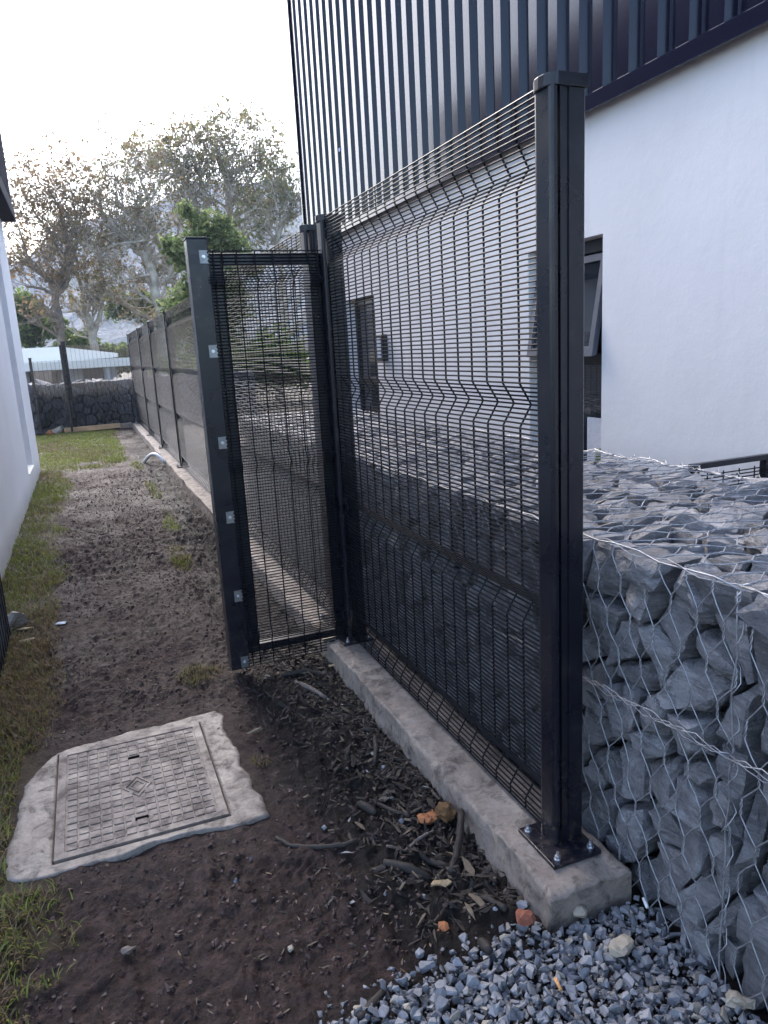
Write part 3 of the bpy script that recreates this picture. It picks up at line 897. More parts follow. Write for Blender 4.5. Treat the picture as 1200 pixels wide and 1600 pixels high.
def jitter_sites(box, su, sv, rnd, jit=.55):
    x0, x1, y0, y1 = box; out = []
    nv = max(1, round((y1-y0)/sv))
    for j in range(nv):
        s_u = su*rnd.uniform(.8, 1.25); nu = max(1, round((x1-x0)/s_u))
        off = rnd.uniform(0, 1)
        for i in range(nu+1):
            u = x0+(i+off-.5)*(x1-x0)/nu; v = y0+(j+.5)*(y1-y0)/nv
            u += rnd.uniform(-jit, jit)*(x1-x0)/nu*.8; v += rnd.uniform(-jit, jit)*(y1-y0)/nv
            if x0 < u < x1 and y0 < v < y1: out.append((u, v))
    return out
def net_warp(u, v, seed):
    a = mnoise.noise(Vector((u*4, v*4, seed))); b = mnoise.noise(Vector((u*4+9, v*4, seed+5)))
    c = mnoise.noise(Vector((u*7, v*7, seed+9)))
    return a*.017, b*.017, c*.011
def hex_net(to3, U, V, cu, cv, tw, r, twist, seed):
    """hexagonal double-twist netting over (0..U, 0..V); twists run along v"""
    mb = MB()
    def P(u, v):
        u = min(max(u, 0), U); v = min(max(v, 0), V)
        a, b, c = net_warp(u, v, seed)
        fade = min(1, 12*min(u, U-u)+.15)
        fv = min(1, 12*min(v, V-v)+.15)
        return to3(u+a*fade, v+b*fv, c+.004)
    half = cv-tw
    nj = int(V/cv)+2; ni = int(U/cu)+2
    for j in range(-1, nj):
        for i in range(-1, ni):
            uc = (i+(.5 if j % 2 else 0))*cu; v0 = j*cv; v1 = v0+tw
            if uc < -1e-6 or uc > U+1e-6: continue
            if v1 < 0 or v0 > V: continue
            # twisted pair
            p0, p1 = Vector(P(uc, v0)), Vector(P(uc, v1))
            if (p1-p0).length > 1e-4:
                if twist:
                    t = (p1-p0).normalized(); a = t.orthogonal().normalized(); b = t.cross(a); ns = 9
                    for ph in (0, math.pi):
                        mb.tube([p0.lerp(p1, k/ns) + (a*math.cos(ph+k/ns*7.5)+b*math.sin(ph+k/ns*7.5))*r*1.05 for k in range(ns+1)], r, 5, False)
                else: mb.tube([p0, p1], r*1.6, 4, False)
            for du in (-.5, .5):
                q0 = (uc, v1); q1 = (uc+du*cu, v0+cv)
                if q1[0] < -1e-6 or q1[0] > U+1e-6 or q0[1] >= V: continue
                mid = ((q0[0]+q1[0])/2, (q0[1]+q1[1])/2)
                pts = [Vector(P(*q0)), Vector(P(*mid)) + Vector((random.uniform(-.002, .002), random.uniform(-.002, .002), random.uniform(-.002, .002))), Vector(P(*q1))]
                mb.tube(pts, r, 5 if twist else 3, False)
    return mb
GX0, GX1, GZT = 1.110, 1.95, .870
def basket(y0, y1, label, fine, idx):
    root = empty('gabion_basket', ((GX0+GX1)/2, (y0+y1)/2, 0), label, 'gabion', 'rock filled wire baskets beside the fence')
    inv = Matrix.Translation(-Vector(root.location))
    rnd = random.Random(100+idx)
    seeds = idx*1000
    def place(pts, f):
        c = sum((Vector(p) for p in pts), Vector())/len(pts)
        nonlocal seeds; seeds += 1
        me = hull_rock([Vector(p)-c for p in pts], seeds, fine)
        me.materials.append(M['gabion_rock'])
        o = bpy.data.objects.new('stone', me); COL.objects.link(o); o.parent = root; o.matrix_parent_inverse = inv; o.location = c
    # dark packed heart so no light leaks through
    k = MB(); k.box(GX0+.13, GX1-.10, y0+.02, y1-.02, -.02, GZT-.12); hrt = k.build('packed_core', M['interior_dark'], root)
    box = (y0+.004, y1-.004, -.06, GZT)
    for cell in voronoi(jitter_sites(box, .122, .085, rnd), box):
        pts = face_stone(cell, .17, rnd.random()*1e6, fine)
        place([(GX0-w, u, min(v, GZT+.004)) for u, v, w in pts], 0)
    box = (GX0+.10, GX1, y0+.004, y1-.004)
    for cell in voronoi(jitter_sites(box, .125, .115, rnd), box):
        pts = face_stone(cell, .14, rnd.random()*1e6, fine, .003, .016, .30)
        place([(u, v, GZT-.012+w) for u, v, w in pts], 0)
    if idx <= 1:                                   # near end not needed; back face hidden
        pass
    L = y1-y0
    tw = idx <= 2
    n1 = hex_net(lambda u, v, w: (GX0-.016-w, y0+u, v-.02), L, GZT+.03, .075, .088, .038, .00160, tw, idx*3.3)
    n1.build('front_netting', M['gabion_wire'], root, smooth=True)
    n2 = hex_net(lambda u, v, w: (GX0-.012+v, y0+u, GZT+.012+w), L, GX1-GX0, .075, .088, .038, .00160, tw, idx*5.1+2)
    n2.build('lid_netting', M['gabion_wire'], root, smooth=True)
    # thicker selvedge wires and the lacing spiral round them
    s = MB()
    def wob(p, a=.006): return (p[0]+random.uniform(-a, a)*.6, p[1]+random.uniform(-a, a), p[2]+random.uniform(-a, a))
    N = 14
    s.tube([wob((GX0-.020, y0+L*i/N, GZT+.014)) for i in range(N+1)], .0021, 6)
    s.tube([wob((GX1+.004, y0+L*i/N, GZT+.014), .012) for i in range(N+1)], .0021, 6)
    s.tube([wob((GX0-.021, y0+.004, GZT*i/N)) for i in range(N+1)], .0021, 6)
    s.tube([wob((GX0-.012+(GX1-GX0)*i/N, y0+.004, GZT+.014)) for i in range(N+1)], .0021, 6)
    s.build('selvedge_wire', M['gabion_wire'], root, smooth=True)
    def spiral(a, b, turns, r0):
        l = MB()
        a, b = Vector(a), Vector(b); t = (b-a).normalized(); p = t.orthogonal().normalized(); q = t.cross(p); n = turns*8
        l.tube([a.lerp(b, i/n) + (p*math.cos(2*math.pi*i/8)+q*math.sin(2*math.pi*i/8))*r0*(1+.3*math.sin(i*1.7)) for i in range(n+1)], .0013, 5)
        l.build('lacing_wire', M['gabion_wire'], root, smooth=True)
    spiral((GX0-.021, y0, GZT+.01), (GX0-.021, y0, .0), 9, .010)
    spiral((GX1+.004, y0, GZT+.014), (GX1+.004, y1, GZT+.014), 12, .011)
    if idx < 2: spiral((GX0-.020, y0, GZT+.014), (GX0-.020, y1, GZT+.014), 5, .007)
    # sagging band of bunched wire half way up the near basket
    if idx == 1 or idx == 0:
        w = MB()
        for k_ in range(3):
            w.tube([(GX0-.026-.004*k_, y0+L*i/24, .515+.05*(y0+L*i/24-1.3)*-1 + .010*math.sin(i*1.9+k_*2)+.006*k_) for i in range(25)], .0014, 5)
        w.build('tie_wire', M['gabion_wire'], root, smooth=True)
edges = [.02, .985, 1.98, 2.98, 3.98, 4.98, 5.9]
LB = ['wire basket of grey rocks nearest the open end of the gravel', 'wire basket of grey rocks standing beside the bolted end post',
      'wire basket of grey rocks behind the middle of the short mesh panel', 'wire basket of grey rocks behind the post next to the gate',
      'wire basket of grey rocks one along from the gate posts', 'last wire basket of grey rocks before the red brown ground']
for i in range(6):
    basket(edges[i], edges[i+1], LB[i], i <= 2, i)

def far_gabion():
    y = 16.75
    root = empty('gabion_wall', (0, y+.4, 0), 'dark rock filled wire wall closing the far end of the path', 'gabion')
    rnd = random.Random(5); inv = Matrix.Translation(-Vector(root.location))
    H = .985; x0, x1 = -1.9, 3.6
    k = MB(); k.box(x0, x1, y+.15, y+.85, -.1, H-.08); k.build('packed_core', M['interior_dark'], root)
    box = (x0, x1, -.05, H); n = 0
    for cell in voronoi(jitter_sites(box, .19, .15, rnd), box):
        pts = [(u, y-w, v) for u, v, w in face_stone(cell, .22, rnd.random()*1e6, False, .006, .03)]
        c = sum((Vector(p) for p in pts), Vector())/len(pts); n += 1
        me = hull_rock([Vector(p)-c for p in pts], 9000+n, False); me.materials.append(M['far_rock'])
        o = bpy.data.objects.new('stone', me); COL.objects.link(o); o.parent = root; o.matrix_parent_inverse = inv; o.location = c
    box = (x0, x1, y+.12, y+.9)
    for cell in voronoi(jitter_sites(box, .24, .24, rnd), box):
        pts = [(u, v, H-.01+w) for u, v, w in face_stone(cell, .16, rnd.random()*1e6, False, .006, .03)]
        c = sum((Vector(p) for p in pts), Vector())/len(pts); n += 1
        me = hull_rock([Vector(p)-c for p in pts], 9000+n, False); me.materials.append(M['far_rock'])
        o = bpy.data.objects.new('stone', me); COL.objects.link(o); o.parent = root; o.matrix_parent_inverse = inv; o.location = c
    nt = hex_net(lambda u, v, w: (x0+u, y-.02-w, v), x1-x0, H, .09, .1, .04, .0016, False, 77)
    nt.build('front_netting', M['gabion_wire'], root)
far_gabion()

# far cross fence standing on the rock wall's line
def cross_fence():
    y = 16.55
    def post(x, yy, w, zt, label):
        root = empty('fence_post', (x, yy, 0), label, 'post', 'posts of the far cross fence')
        b = MB(); b.box(x-w/2, x+w/2, yy-w/2, yy+w/2, 0, zt); b.build('post_body', M['post_black'], root, .004)
        c = MB(); c.box(x-w/2-.006, x+w/2+.006, yy-w/2-.006, yy+w/2+.006, zt+.0005, zt+.02); c.build('cap', M['post_black'], root)
    post(-.255, y-.02, .085, 1.79, 'stout dark post in front of the far rock wall')
    post(-.90, y+.05, .05, 1.50, 'slim dark post at the edge of the pale building, before the rock wall')
    def pan(x0, x1, y0, y1, zt, label):
        root = empty('mesh_fence', (x0, y0, 0), label, 'mesh fence', 'panels of the far cross fence')
        h = MB(); z = .08
        while z < zt: h.tube([(x0, y0, z), (x1, y1, z)], WR*.8, 3, False); z += .0127
        tag(h.build('horizontal_wires', M['wire_black'], root), kind='stuff')
        v = MB(); n = int(math.hypot(x1-x0, y1-y0)/.0762)
        for i in range(n+1):
            t = i/n; v.tube([(x0+(x1-x0)*t, y0+(y1-y0)*t-.004, .08), (x0+(x1-x0)*t, y0+(y1-y0)*t-.004, zt)], WR, 3, False)
        tag(v.build('vertical_wires', M['wire_black'], root), kind='stuff')
    pan(-.21, .99, y, y, 1.73, 'see-through mesh panel in front of the far rock wall')
    pan(-.93, -.30, y+.05, y, 1.45, 'narrow mesh panel between the slim post and the stout post')
    g = empty('mesh_gate', (-.25, y-.3, 0), 'dark mesh leaf standing open against the stout far post', 'gate')
    h = MB(); z = .1
    while z < 1.72: h.tube([(-.30, y-.55, z), (-.27, y-.05, z)], WR, 4, False); z += .0127
    tag(h.build('horizontal_wires', M['wire_black'], g), kind='stuff')
    s = MB(); s.box(-.325, -.285, y-.60, y-.56, .05, 1.74); s.build('stile', M['post_black'], g, .003)
    s = MB(); s.box(-.315, -.29, y-.559, y-.07, 1.70, 1.74); s.box(-.315, -.29, y-.559, y-.07, .06, .10); s.build('rails', M['post_black'], g)
    k = MB(); k.box(.62, .857, 16.33, 16.5, -.05, .10); tag(k.build('concrete_block', M['concrete_kerb'], None, .012), 'short concrete block joining the kerb to the timber plank', 'block')
cross_fence()

# ------------------------------------------------------------------ things at the far end
def far_bits():
    b = MB(); b.add([(-.45, 16.20, .02), (.62, 16.32, .02), (.61, 16.40, .02), (-.46, 16.28, .02), (-.45, 16.20, .115), (.62, 16.32, .115), (.61, 16.40, .115), (-.46, 16.28, .115)],
          [(0, 3, 2, 1), (4, 5, 6, 7), (0, 1, 5, 4), (1, 2, 6, 5), (2, 3, 7, 6), (3, 0, 4, 7)])
    o = b.build('timber_plank', M['timber'], None, .004); tag(o, 'pale orange timber plank lying before the far rock wall', 'plank')
    p = MB(); pts = []
    for i in range(13):
        t = i/12; pts.append((.62+.24*t, 10.35-.45*t, .012+.14*math.sin(math.pi*t*.92)))
    p.tube(pts, .022, 10); tag(p.build('plastic_pipe', M['white_plastic'], None, 0, True), 'white plastic pipe bowed out of the mud beside the kerb', 'pipe')
    for i, (x, y, s, mt, lb) in enumerate([(-.62, 16.35, .10, 'stone_pale', 'pale rubble lump in the heap by the stout far post'), (-.53, 16.5, .12, 'stone_pale', 'larger pale rubble lump leaning on the far heap'),
                                  (-.75, 16.3, .09, 'brick_orange', 'broken orange brick in the rubble heap at the far end'), (-.68, 16.15, .06, 'brick_red', 'small red brick bit at the foot of the far rubble heap')]):
        pts = [Vector((random.gauss(0, 1), random.gauss(0, 1), random.gauss(0, .6))).normalized()*s*random.uniform(.7, 1.1) for _ in range(12)]
        me = hull_rock(pts, 60+i, False); me.materials.append(M[mt])
        o = bpy.data.objects.new('rubble', me); COL.objects.link(o); o.location = (x, y, s*.45); tag(o, lb, 'rubble', 'rubble at the far end')
far_bits()

def white_house():
    y = 37
    root = empty('white_roofed_house', (0, y+3, 0), 'low house with white roofs seen through the far fence', 'building')
    b = MB(); b.box(-5, 1.60, y+1.2, y+6, -.2, 1.55); b.build('wall', M['wall_far'], root)
    r = MB(); r.add([(-5, y+1.0, 1.30), (1.75, y+1.0, 1.56), (1.75, y+7, 1.6), (-5, y+7, 1.34), (-5, y+1.0, 2.16), (-.75, y+1.0, 2.16), (1.75, y+1.0, 1.74), (1.75, y+7, 1.76), (-.75, y+7, 2.2), (-5, y+7, 2.2)],
        [(0, 1, 6, 5, 4), (4, 5, 8, 9), (5, 6, 7, 8), (3, 9, 8, 7, 2), (0, 3, 2, 1), (1, 2, 7, 6), (0, 4, 9, 3)])
    r.build('roof', M['roof_white'], root)
    p = MB(); p.box(-5, 2.6, y-.6, y+.95, 1.14, 1.50); p.build('canopy', M['roof_white'], root, .02)
    for x in (-3.8, -.5, 1.15):
        q = MB(); q.box(x-.06, x+.06, y-.5, y-.38, -.2, 1.139); q.build('canopy_post', M['wall_far'], root)
    w = MB(); w.box(-2.2, -.9, y+1.17, y+1.199, .5, 1.1); w.build('window', M['glass'], root)
    w = MB(); w.box(.1, 1.0, y+1.17, y+1.199, .0, 1.1); w.build('door', M['frame_dark'], root)
white_house()

# ================================================================== TREES
def leaves_mesh(name, pts, size, cols, flat=.5):
    n = len(pts)
    P = np.array(pts); nrm = rng.normal(size=(n, 3)); nrm /= np.linalg.norm(nrm, axis=1)[:, None]
    a = np.cross(nrm, rng.normal(size=(n, 3))); a /= np.linalg.norm(a, axis=1)[:, None]
    b = np.cross(nrm, a)
    s = rng.uniform(.6, 1.35, n)[:, None]*size
    V = np.stack([P - a*s, P + b*s*.55 + nrm*s*.12, P + a*s*1.1, P - b*s*.55 + nrm*s*.12], 1)
    f = np.arange(n*4).reshape(n, 4)
    ci = rng.integers(0, len(cols), n); c = np.array(cols)[ci]*rng.uniform(.7, 1.25, (n, 1))
    return np_mesh(name, V.reshape(-1, 3), f, M['leaf'], False, np.repeat(c, 4, 0))
def tree(name, label, limbs, levels, leaf_n, leaf_size, cols, bark_m, seed, twig_scale=1.0, leaf_prob=1.0, leaf_low=0.0, spread=.8):
    """limbs: list of (polyline [(x, y, z)...], r0, r1)"""
    rnd = random.Random(seed)
    base = Vector(limbs[0][0][0])
    root = empty(name, base, label, 'tree', 'trees beyond the far rock wall')
    tr = MB(); tw = MB(); leafp = []
    zs = max(p[2] for l in limbs for p in l[0])
    def grow(p, d, L, r, lev):
        n = 4 if lev > 0 else 3
        pts = [p.copy()]; dd = d.copy(); q = p.copy()
        for i in range(n):
            dd = (dd + Vector((rnd.gauss(0, .22), rnd.gauss(0, .22), rnd.gauss(.05, .2)))).normalized()
            q = q + dd*(L/n); pts.append(q.copy())
        (tr if lev == levels else tw).tube(pts, [r*(1-.75*i/n) for i in range(n+1)], 4 if lev > 1 else 3, False)
        if lev > 0:
            m = rnd.randint(3, 5)
            for k in range(m):
                t = rnd.uniform(.3, 1.0); i = min(int(t*n), n-1); b = pts[i].lerp(pts[i+1], t*n-i)
                ax = Vector((rnd.gauss(0, 1), rnd.gauss(0, 1), rnd.gauss(.25, .8))).normalized()
                nd = (dd*.7 + ax*spread).normalized()
                grow(b, nd, L*rnd.uniform(.5, .75), max(r*.5, .006), lev-1)
        else:
            if pts[-1].z > leaf_low and rnd.random() < leaf_prob:
                for k in range(leaf_n):
                    t = rnd.random(); b = pts[-2].lerp(pts[-1], t)
                    leafp.append(b + Vector((rnd.gauss(0, .11), rnd.gauss(0, .11), rnd.gauss(0, .10)))*twig_scale)
    for poly, r0, r1 in limbs:
        P = [Vector(p) for p in poly]; n = len(P)
        # smooth + wobble
        Q = []
        for i in range(n-1):
            for k in range(4):
                t = k/4; Q.append(P[i].lerp(P[i+1], t) + (Vector((rnd.gauss(0, .05), rnd.gauss(0, .05), 0)) if (i or k) else Vector()))
        Q.append(P[-1])
        m = len(Q)
        tr.tube(Q, [r0+(r1-r0)*i/(m-1) for i in range(m)], 7, False)
        for i in range(m):
            t = i/(m-1)
            if t < .28: continue
            for k in range(2 if t < .95 else 4):
                if rnd.random() < .25: continue
                T = (Q[min(i+1, m-1)]-Q[max(i-1, 0)]).normalized()
                ax = Vector((rnd.gauss(0, 1), rnd.gauss(0, 1), rnd.gauss(.35, .6))).normalized()
                grow(Q[i], (T*.6+ax*spread).normalized(), rnd.uniform(1.1, 2.3)*twig_scale, (r0+(r1-r0)*t)*.42, levels)
    tr.build('trunk', bark_m, root, 0, True)
    tag(tw.build('twigs', bark_m, root), kind='stuff')
    if leafp:
        me = leaves_mesh('crown', leafp, leaf_size, cols)
        o = bpy.data.objects.new('crown', me); COL.objects.link(o); o.parent = root; o.matrix_parent_inverse = Matrix.Translation(-base)
DY = 0
def px(pts, Y):
    out = []
    for p in pts:
        p = (p[0], p[1] + DY*max(0, 430-p[1])/250) + tuple(p[2:])
        y = Y + (p[2] if len(p) > 2 else 0); v = at_y(p[:2], y); out.append((v.x, v.y, v.z))
    return out
def rooted(pts, Y):
    l = px(pts, Y); return [(l[0][0]-.1, l[0][1], -.2)] + l
BRN = [(.30, .20, .11), (.34, .24, .125), (.23, .16, .09), (.28, .22, .11)]
OLV = [(.21, .215, .08), (.26, .245, .095), (.29, .235, .10), (.17, .19, .065)]
DY = 24
tree('plane_tree', 'pale trunked tree with russet leaves nearest the pale building', [
    (rooted([(97, 530), (88, 470), (80, 440)], 46), .24, .18),
    (px([(80, 440), (58, 425), (45, 405), (30, 350)], 46), .14, .04), (px([(84, 455), (100, 420), (108, 380), (95, 320), (75, 280)], 46), .17, .04),
    (px([(88, 465), (105, 440), (115, 400), (120, 340, 1), (110, 280, 2)], 46), .15, .04), (px([(85, 460), (62, 450), (40, 448)], 45), .12, .03),
    (px([(108, 380), (88, 365), (60, 330), (45, 300)], 46.5), .10, .03)],
    2, 5, .10, BRN, M['bark_brown'], 1, 1.0, .75, 4.0)
tree('plane_tree', 'several stemmed pale tree with long bare angled limb behind the white house', [
    (rooted([(148, 540), (142, 505), (134, 490)], 48), .26, .2), (px([(146, 520), (156, 490), (160, 450), (158, 420)], 48), .17, .08),
    (px([(134, 490), (128, 460), (120, 420), (118, 380), (135, 330)], 48), .12, .04), (px([(160, 450), (195, 475), (220, 490), (240, 500)], 49), .16, .12),
    (px([(158, 420), (150, 380), (165, 330), (150, 280)], 48), .12, .03), (px([(118, 385), (100, 372), (88, 365)], 48), .12, .08)],
    2, 7, .09, BRN+OLV, M['bark_pale'], 2, 1.0, .42, 4.0)
tree('plane_tree', 'thick pale tree leaning over the fence with dense bare twigs', [
    (rooted([(252, 505), (246, 470), (240, 430), (225, 395), (205, 378), (195, 370)], 47), .34, .16),
    (px([(240, 430), (232, 400), (226, 370), (218, 340), (214, 310), (218, 290)], 47), .20, .06), (px([(218, 340), (200, 320), (188, 305), (175, 280)], 47), .16, .04),
    (px([(214, 312), (228, 295), (222, 270), (212, 240)], 47.5), .12, .03), (px([(205, 378), (180, 395), (160, 420)], 46), .11, .04),
    (px([(195, 370), (165, 340), (150, 300)], 47), .10, .03), (px([(226, 370), (190, 375), (165, 385)], 46), .07, .02)],
    2, 7, .09, BRN+OLV, M['bark_pale'], 3, 1.05, .36, 5.0)
tree('plane_tree', 'slanting pale tree whose stem crosses behind the green bush', [
    (rooted([(290, 500), (275, 455), (262, 410), (245, 370), (230, 330)], 49), .26, .10),
    (px([(262, 410), (272, 380), (280, 350)], 49), .12, .05), (px([(230, 330), (240, 290), (235, 260)], 49), .10, .03), (px([(270, 440), (235, 440), (200, 440), (180, 470)], 48.5), .13, .05)],
    2, 7, .09, BRN+OLV, M['bark_pale'], 4, 1.0, .38, 5.0)
DY = 46
tree('plane_tree', 'tall forked pale tree with thin olive leaves behind the green bush', [
    (rooted([(335, 420), (316, 345), (305, 300), (292, 262), (283, 240)], 52), .34, .13), (px([(316, 345), (322, 310), (318, 280), (312, 240), (300, 205)], 52), .17, .04),
    (px([(292, 262), (278, 235), (268, 215)], 52), .12, .03), (px([(312, 300), (330, 290), (325, 260)], 52), .10, .03), (px([(283, 240), (262, 235), (250, 240)], 52), .10, .03)],
    2, 6, .11, OLV+BRN[:2], M['bark_pale'], 5, 1.1, .6, 6)
tree('plane_tree', 'tallest pale tree with sparse olive leaves against the white sky', [
    (rooted([(372, 420), (362, 350), (356, 290), (352, 240), (350, 225)], 53), .34, .16), (px([(350, 225), (342, 200), (335, 180)], 53), .12, .04),
    (px([(350, 225), (362, 205), (372, 180)], 53), .12, .04), (px([(356, 290), (380, 265), (400, 235), (412, 215)], 53), .15, .04), (px([(360, 320), (395, 300), (420, 265)], 53), .14, .04),
    (px([(362, 340), (385, 320), (415, 300), (430, 280)], 53), .12, .04), (px([(352, 240), (378, 225), (395, 195)], 53), .11, .03)],
    2, 6, .11, OLV+BRN[:1], M['bark_pale'], 6, 1.1, .6, 6)
tree('plane_tree', 'olive leaved tree half hidden by the dark clad building', [
    (rooted([(440, 430), (432, 370), (440, 330), (455, 300)], 50), .30, .12), (px([(432, 370), (415, 340), (400, 330)], 50), .12, .04), (px([(440, 330), (460, 320), (478, 290)], 50), .12, .04),
    (px([(436, 390), (460, 380), (480, 360)], 50), .12, .04), (px([(434, 380), (410, 385), (395, 380)], 50), .10, .03), (px([(455, 300), (458, 270), (450, 240)], 50), .10, .03)],
    2, 6, .11, OLV, M['bark_pale'], 7, 1.05, .45, 4)

def clump(name, label, cat, blobs, n, size, cols, group=None, stem=True, kind=None):
    c0 = blobs[0]
    pts = []
    tot = sum(b[3]**2 for b in blobs)
    for (x, y, z, r, sq) in blobs:
        m = int(n*r*r/tot)
        d = rng.normal(size=(m, 3)); d /= np.linalg.norm(d, axis=1)[:, None]
        rad = r*(rng.random(m)**.45)
        lump = .75 + .5*np.array([mnoise.noise(Vector((a*2.2+x, b*2.2+y, c*2.2+z))) for a, b, c in d])
        p = d*(rad*lump)[:, None]; p[:, 2] *= sq
        pts.append(p + np.array([x, y, z]))
    pts = np.concatenate(pts); pts = pts[pts[:, 2] > .05]
    me = leaves_mesh('crown', pts, size, cols)
    if stem:
        root = empty(name, (c0[0], c0[1], 0), label, cat, group)
        o = bpy.data.objects.new('crown', me); COL.objects.link(o); o.parent = root; o.matrix_parent_inverse = Matrix.Translation((-c0[0], -c0[1], 0))
        t = MB(); t.tube([(c0[0], c0[1], -.1), (c0[0]+.1, c0[1], c0[2]*.5), (c0[0], c0[1]+.1, c0[2])], [.14, .10, .05], 7)
        for b in blobs: t.tube([(c0[0], c0[1], c0[2]*.5), ((c0[0]+b[0])/2, b[1], b[2]*.8), b[:3]], [.07, .05, .02], 5)
        t.build('trunk', M['bark_brown'], root)
    else:
        o = bpy.data.objects.new(name, me); COL.objects.link(o); tag(o, label, cat, group, kind)
GRN = [(.13, .18, .06), (.18, .225, .085), (.10, .14, .05), (.24, .27, .105)]
clump('green_tree', 'dense bright green leafy tree behind the gate stile', 'tree', [(4.1, 24, 5.0, .9, .95), (3.4, 24, 4.4, .8, 1), (4.8, 24, 4.5, .85, 1), (3.9, 23.6, 3.4, 1.1, 1), (4.6, 24.2, 3.0, 1, 1), (3.2, 24, 2.8, 1, 1), (3.9, 24, 1.8, 1.2, 1), (3.0, 24.3, 4.7, .45, 1), (4.6, 24, 5.3, .4, 1), (3.6, 24, 5.6, .4, 1), (5.4, 24, 4.0, .5, 1)], 9500, .085, GRN)
HG = [(.13, .20, .05), (.18, .25, .06), (.09, .14, .04), (.22, .27, .08)]
hb = []
for i in range(26):
    hb.append((-4+i*.62+random.uniform(-.3, .3), 55+random.uniform(-1, 1), random.uniform(1.2, 5.2), random.uniform(1.0, 1.5), 1.0))
clump('hedge', 'mass of green shrubs behind the bare trees', 'shrubs', hb, 34000, .16, HG, None, False, 'stuff')

for i, (x, y, z, r, lb) in enumerate([(3.3, 19.5, 1.0, .95, 'rounded shrub beyond the fence, next to the rock wall'), (5.0, 20.5, 1.2, 1.2, 'broad shrub beyond the fence, below the bright green tree'),
                                     (6.9, 19.0, 1.1, 1.15, 'leafy shrub beyond the fence towards the clad building'), (2.6, 21.5, .9, 1.0, 'low shrub behind the end of the rock wall')]):
    clump('shrub', lb, 'shrub', [(x, y, z, r, .95), (x+.6, y+.3, z*.8, r*.75, .9), (x-.6, y-.2, z*.7, r*.7, .9)], 3600, .07, HG if i % 2 else GRN, 'shrubs beyond the fence')

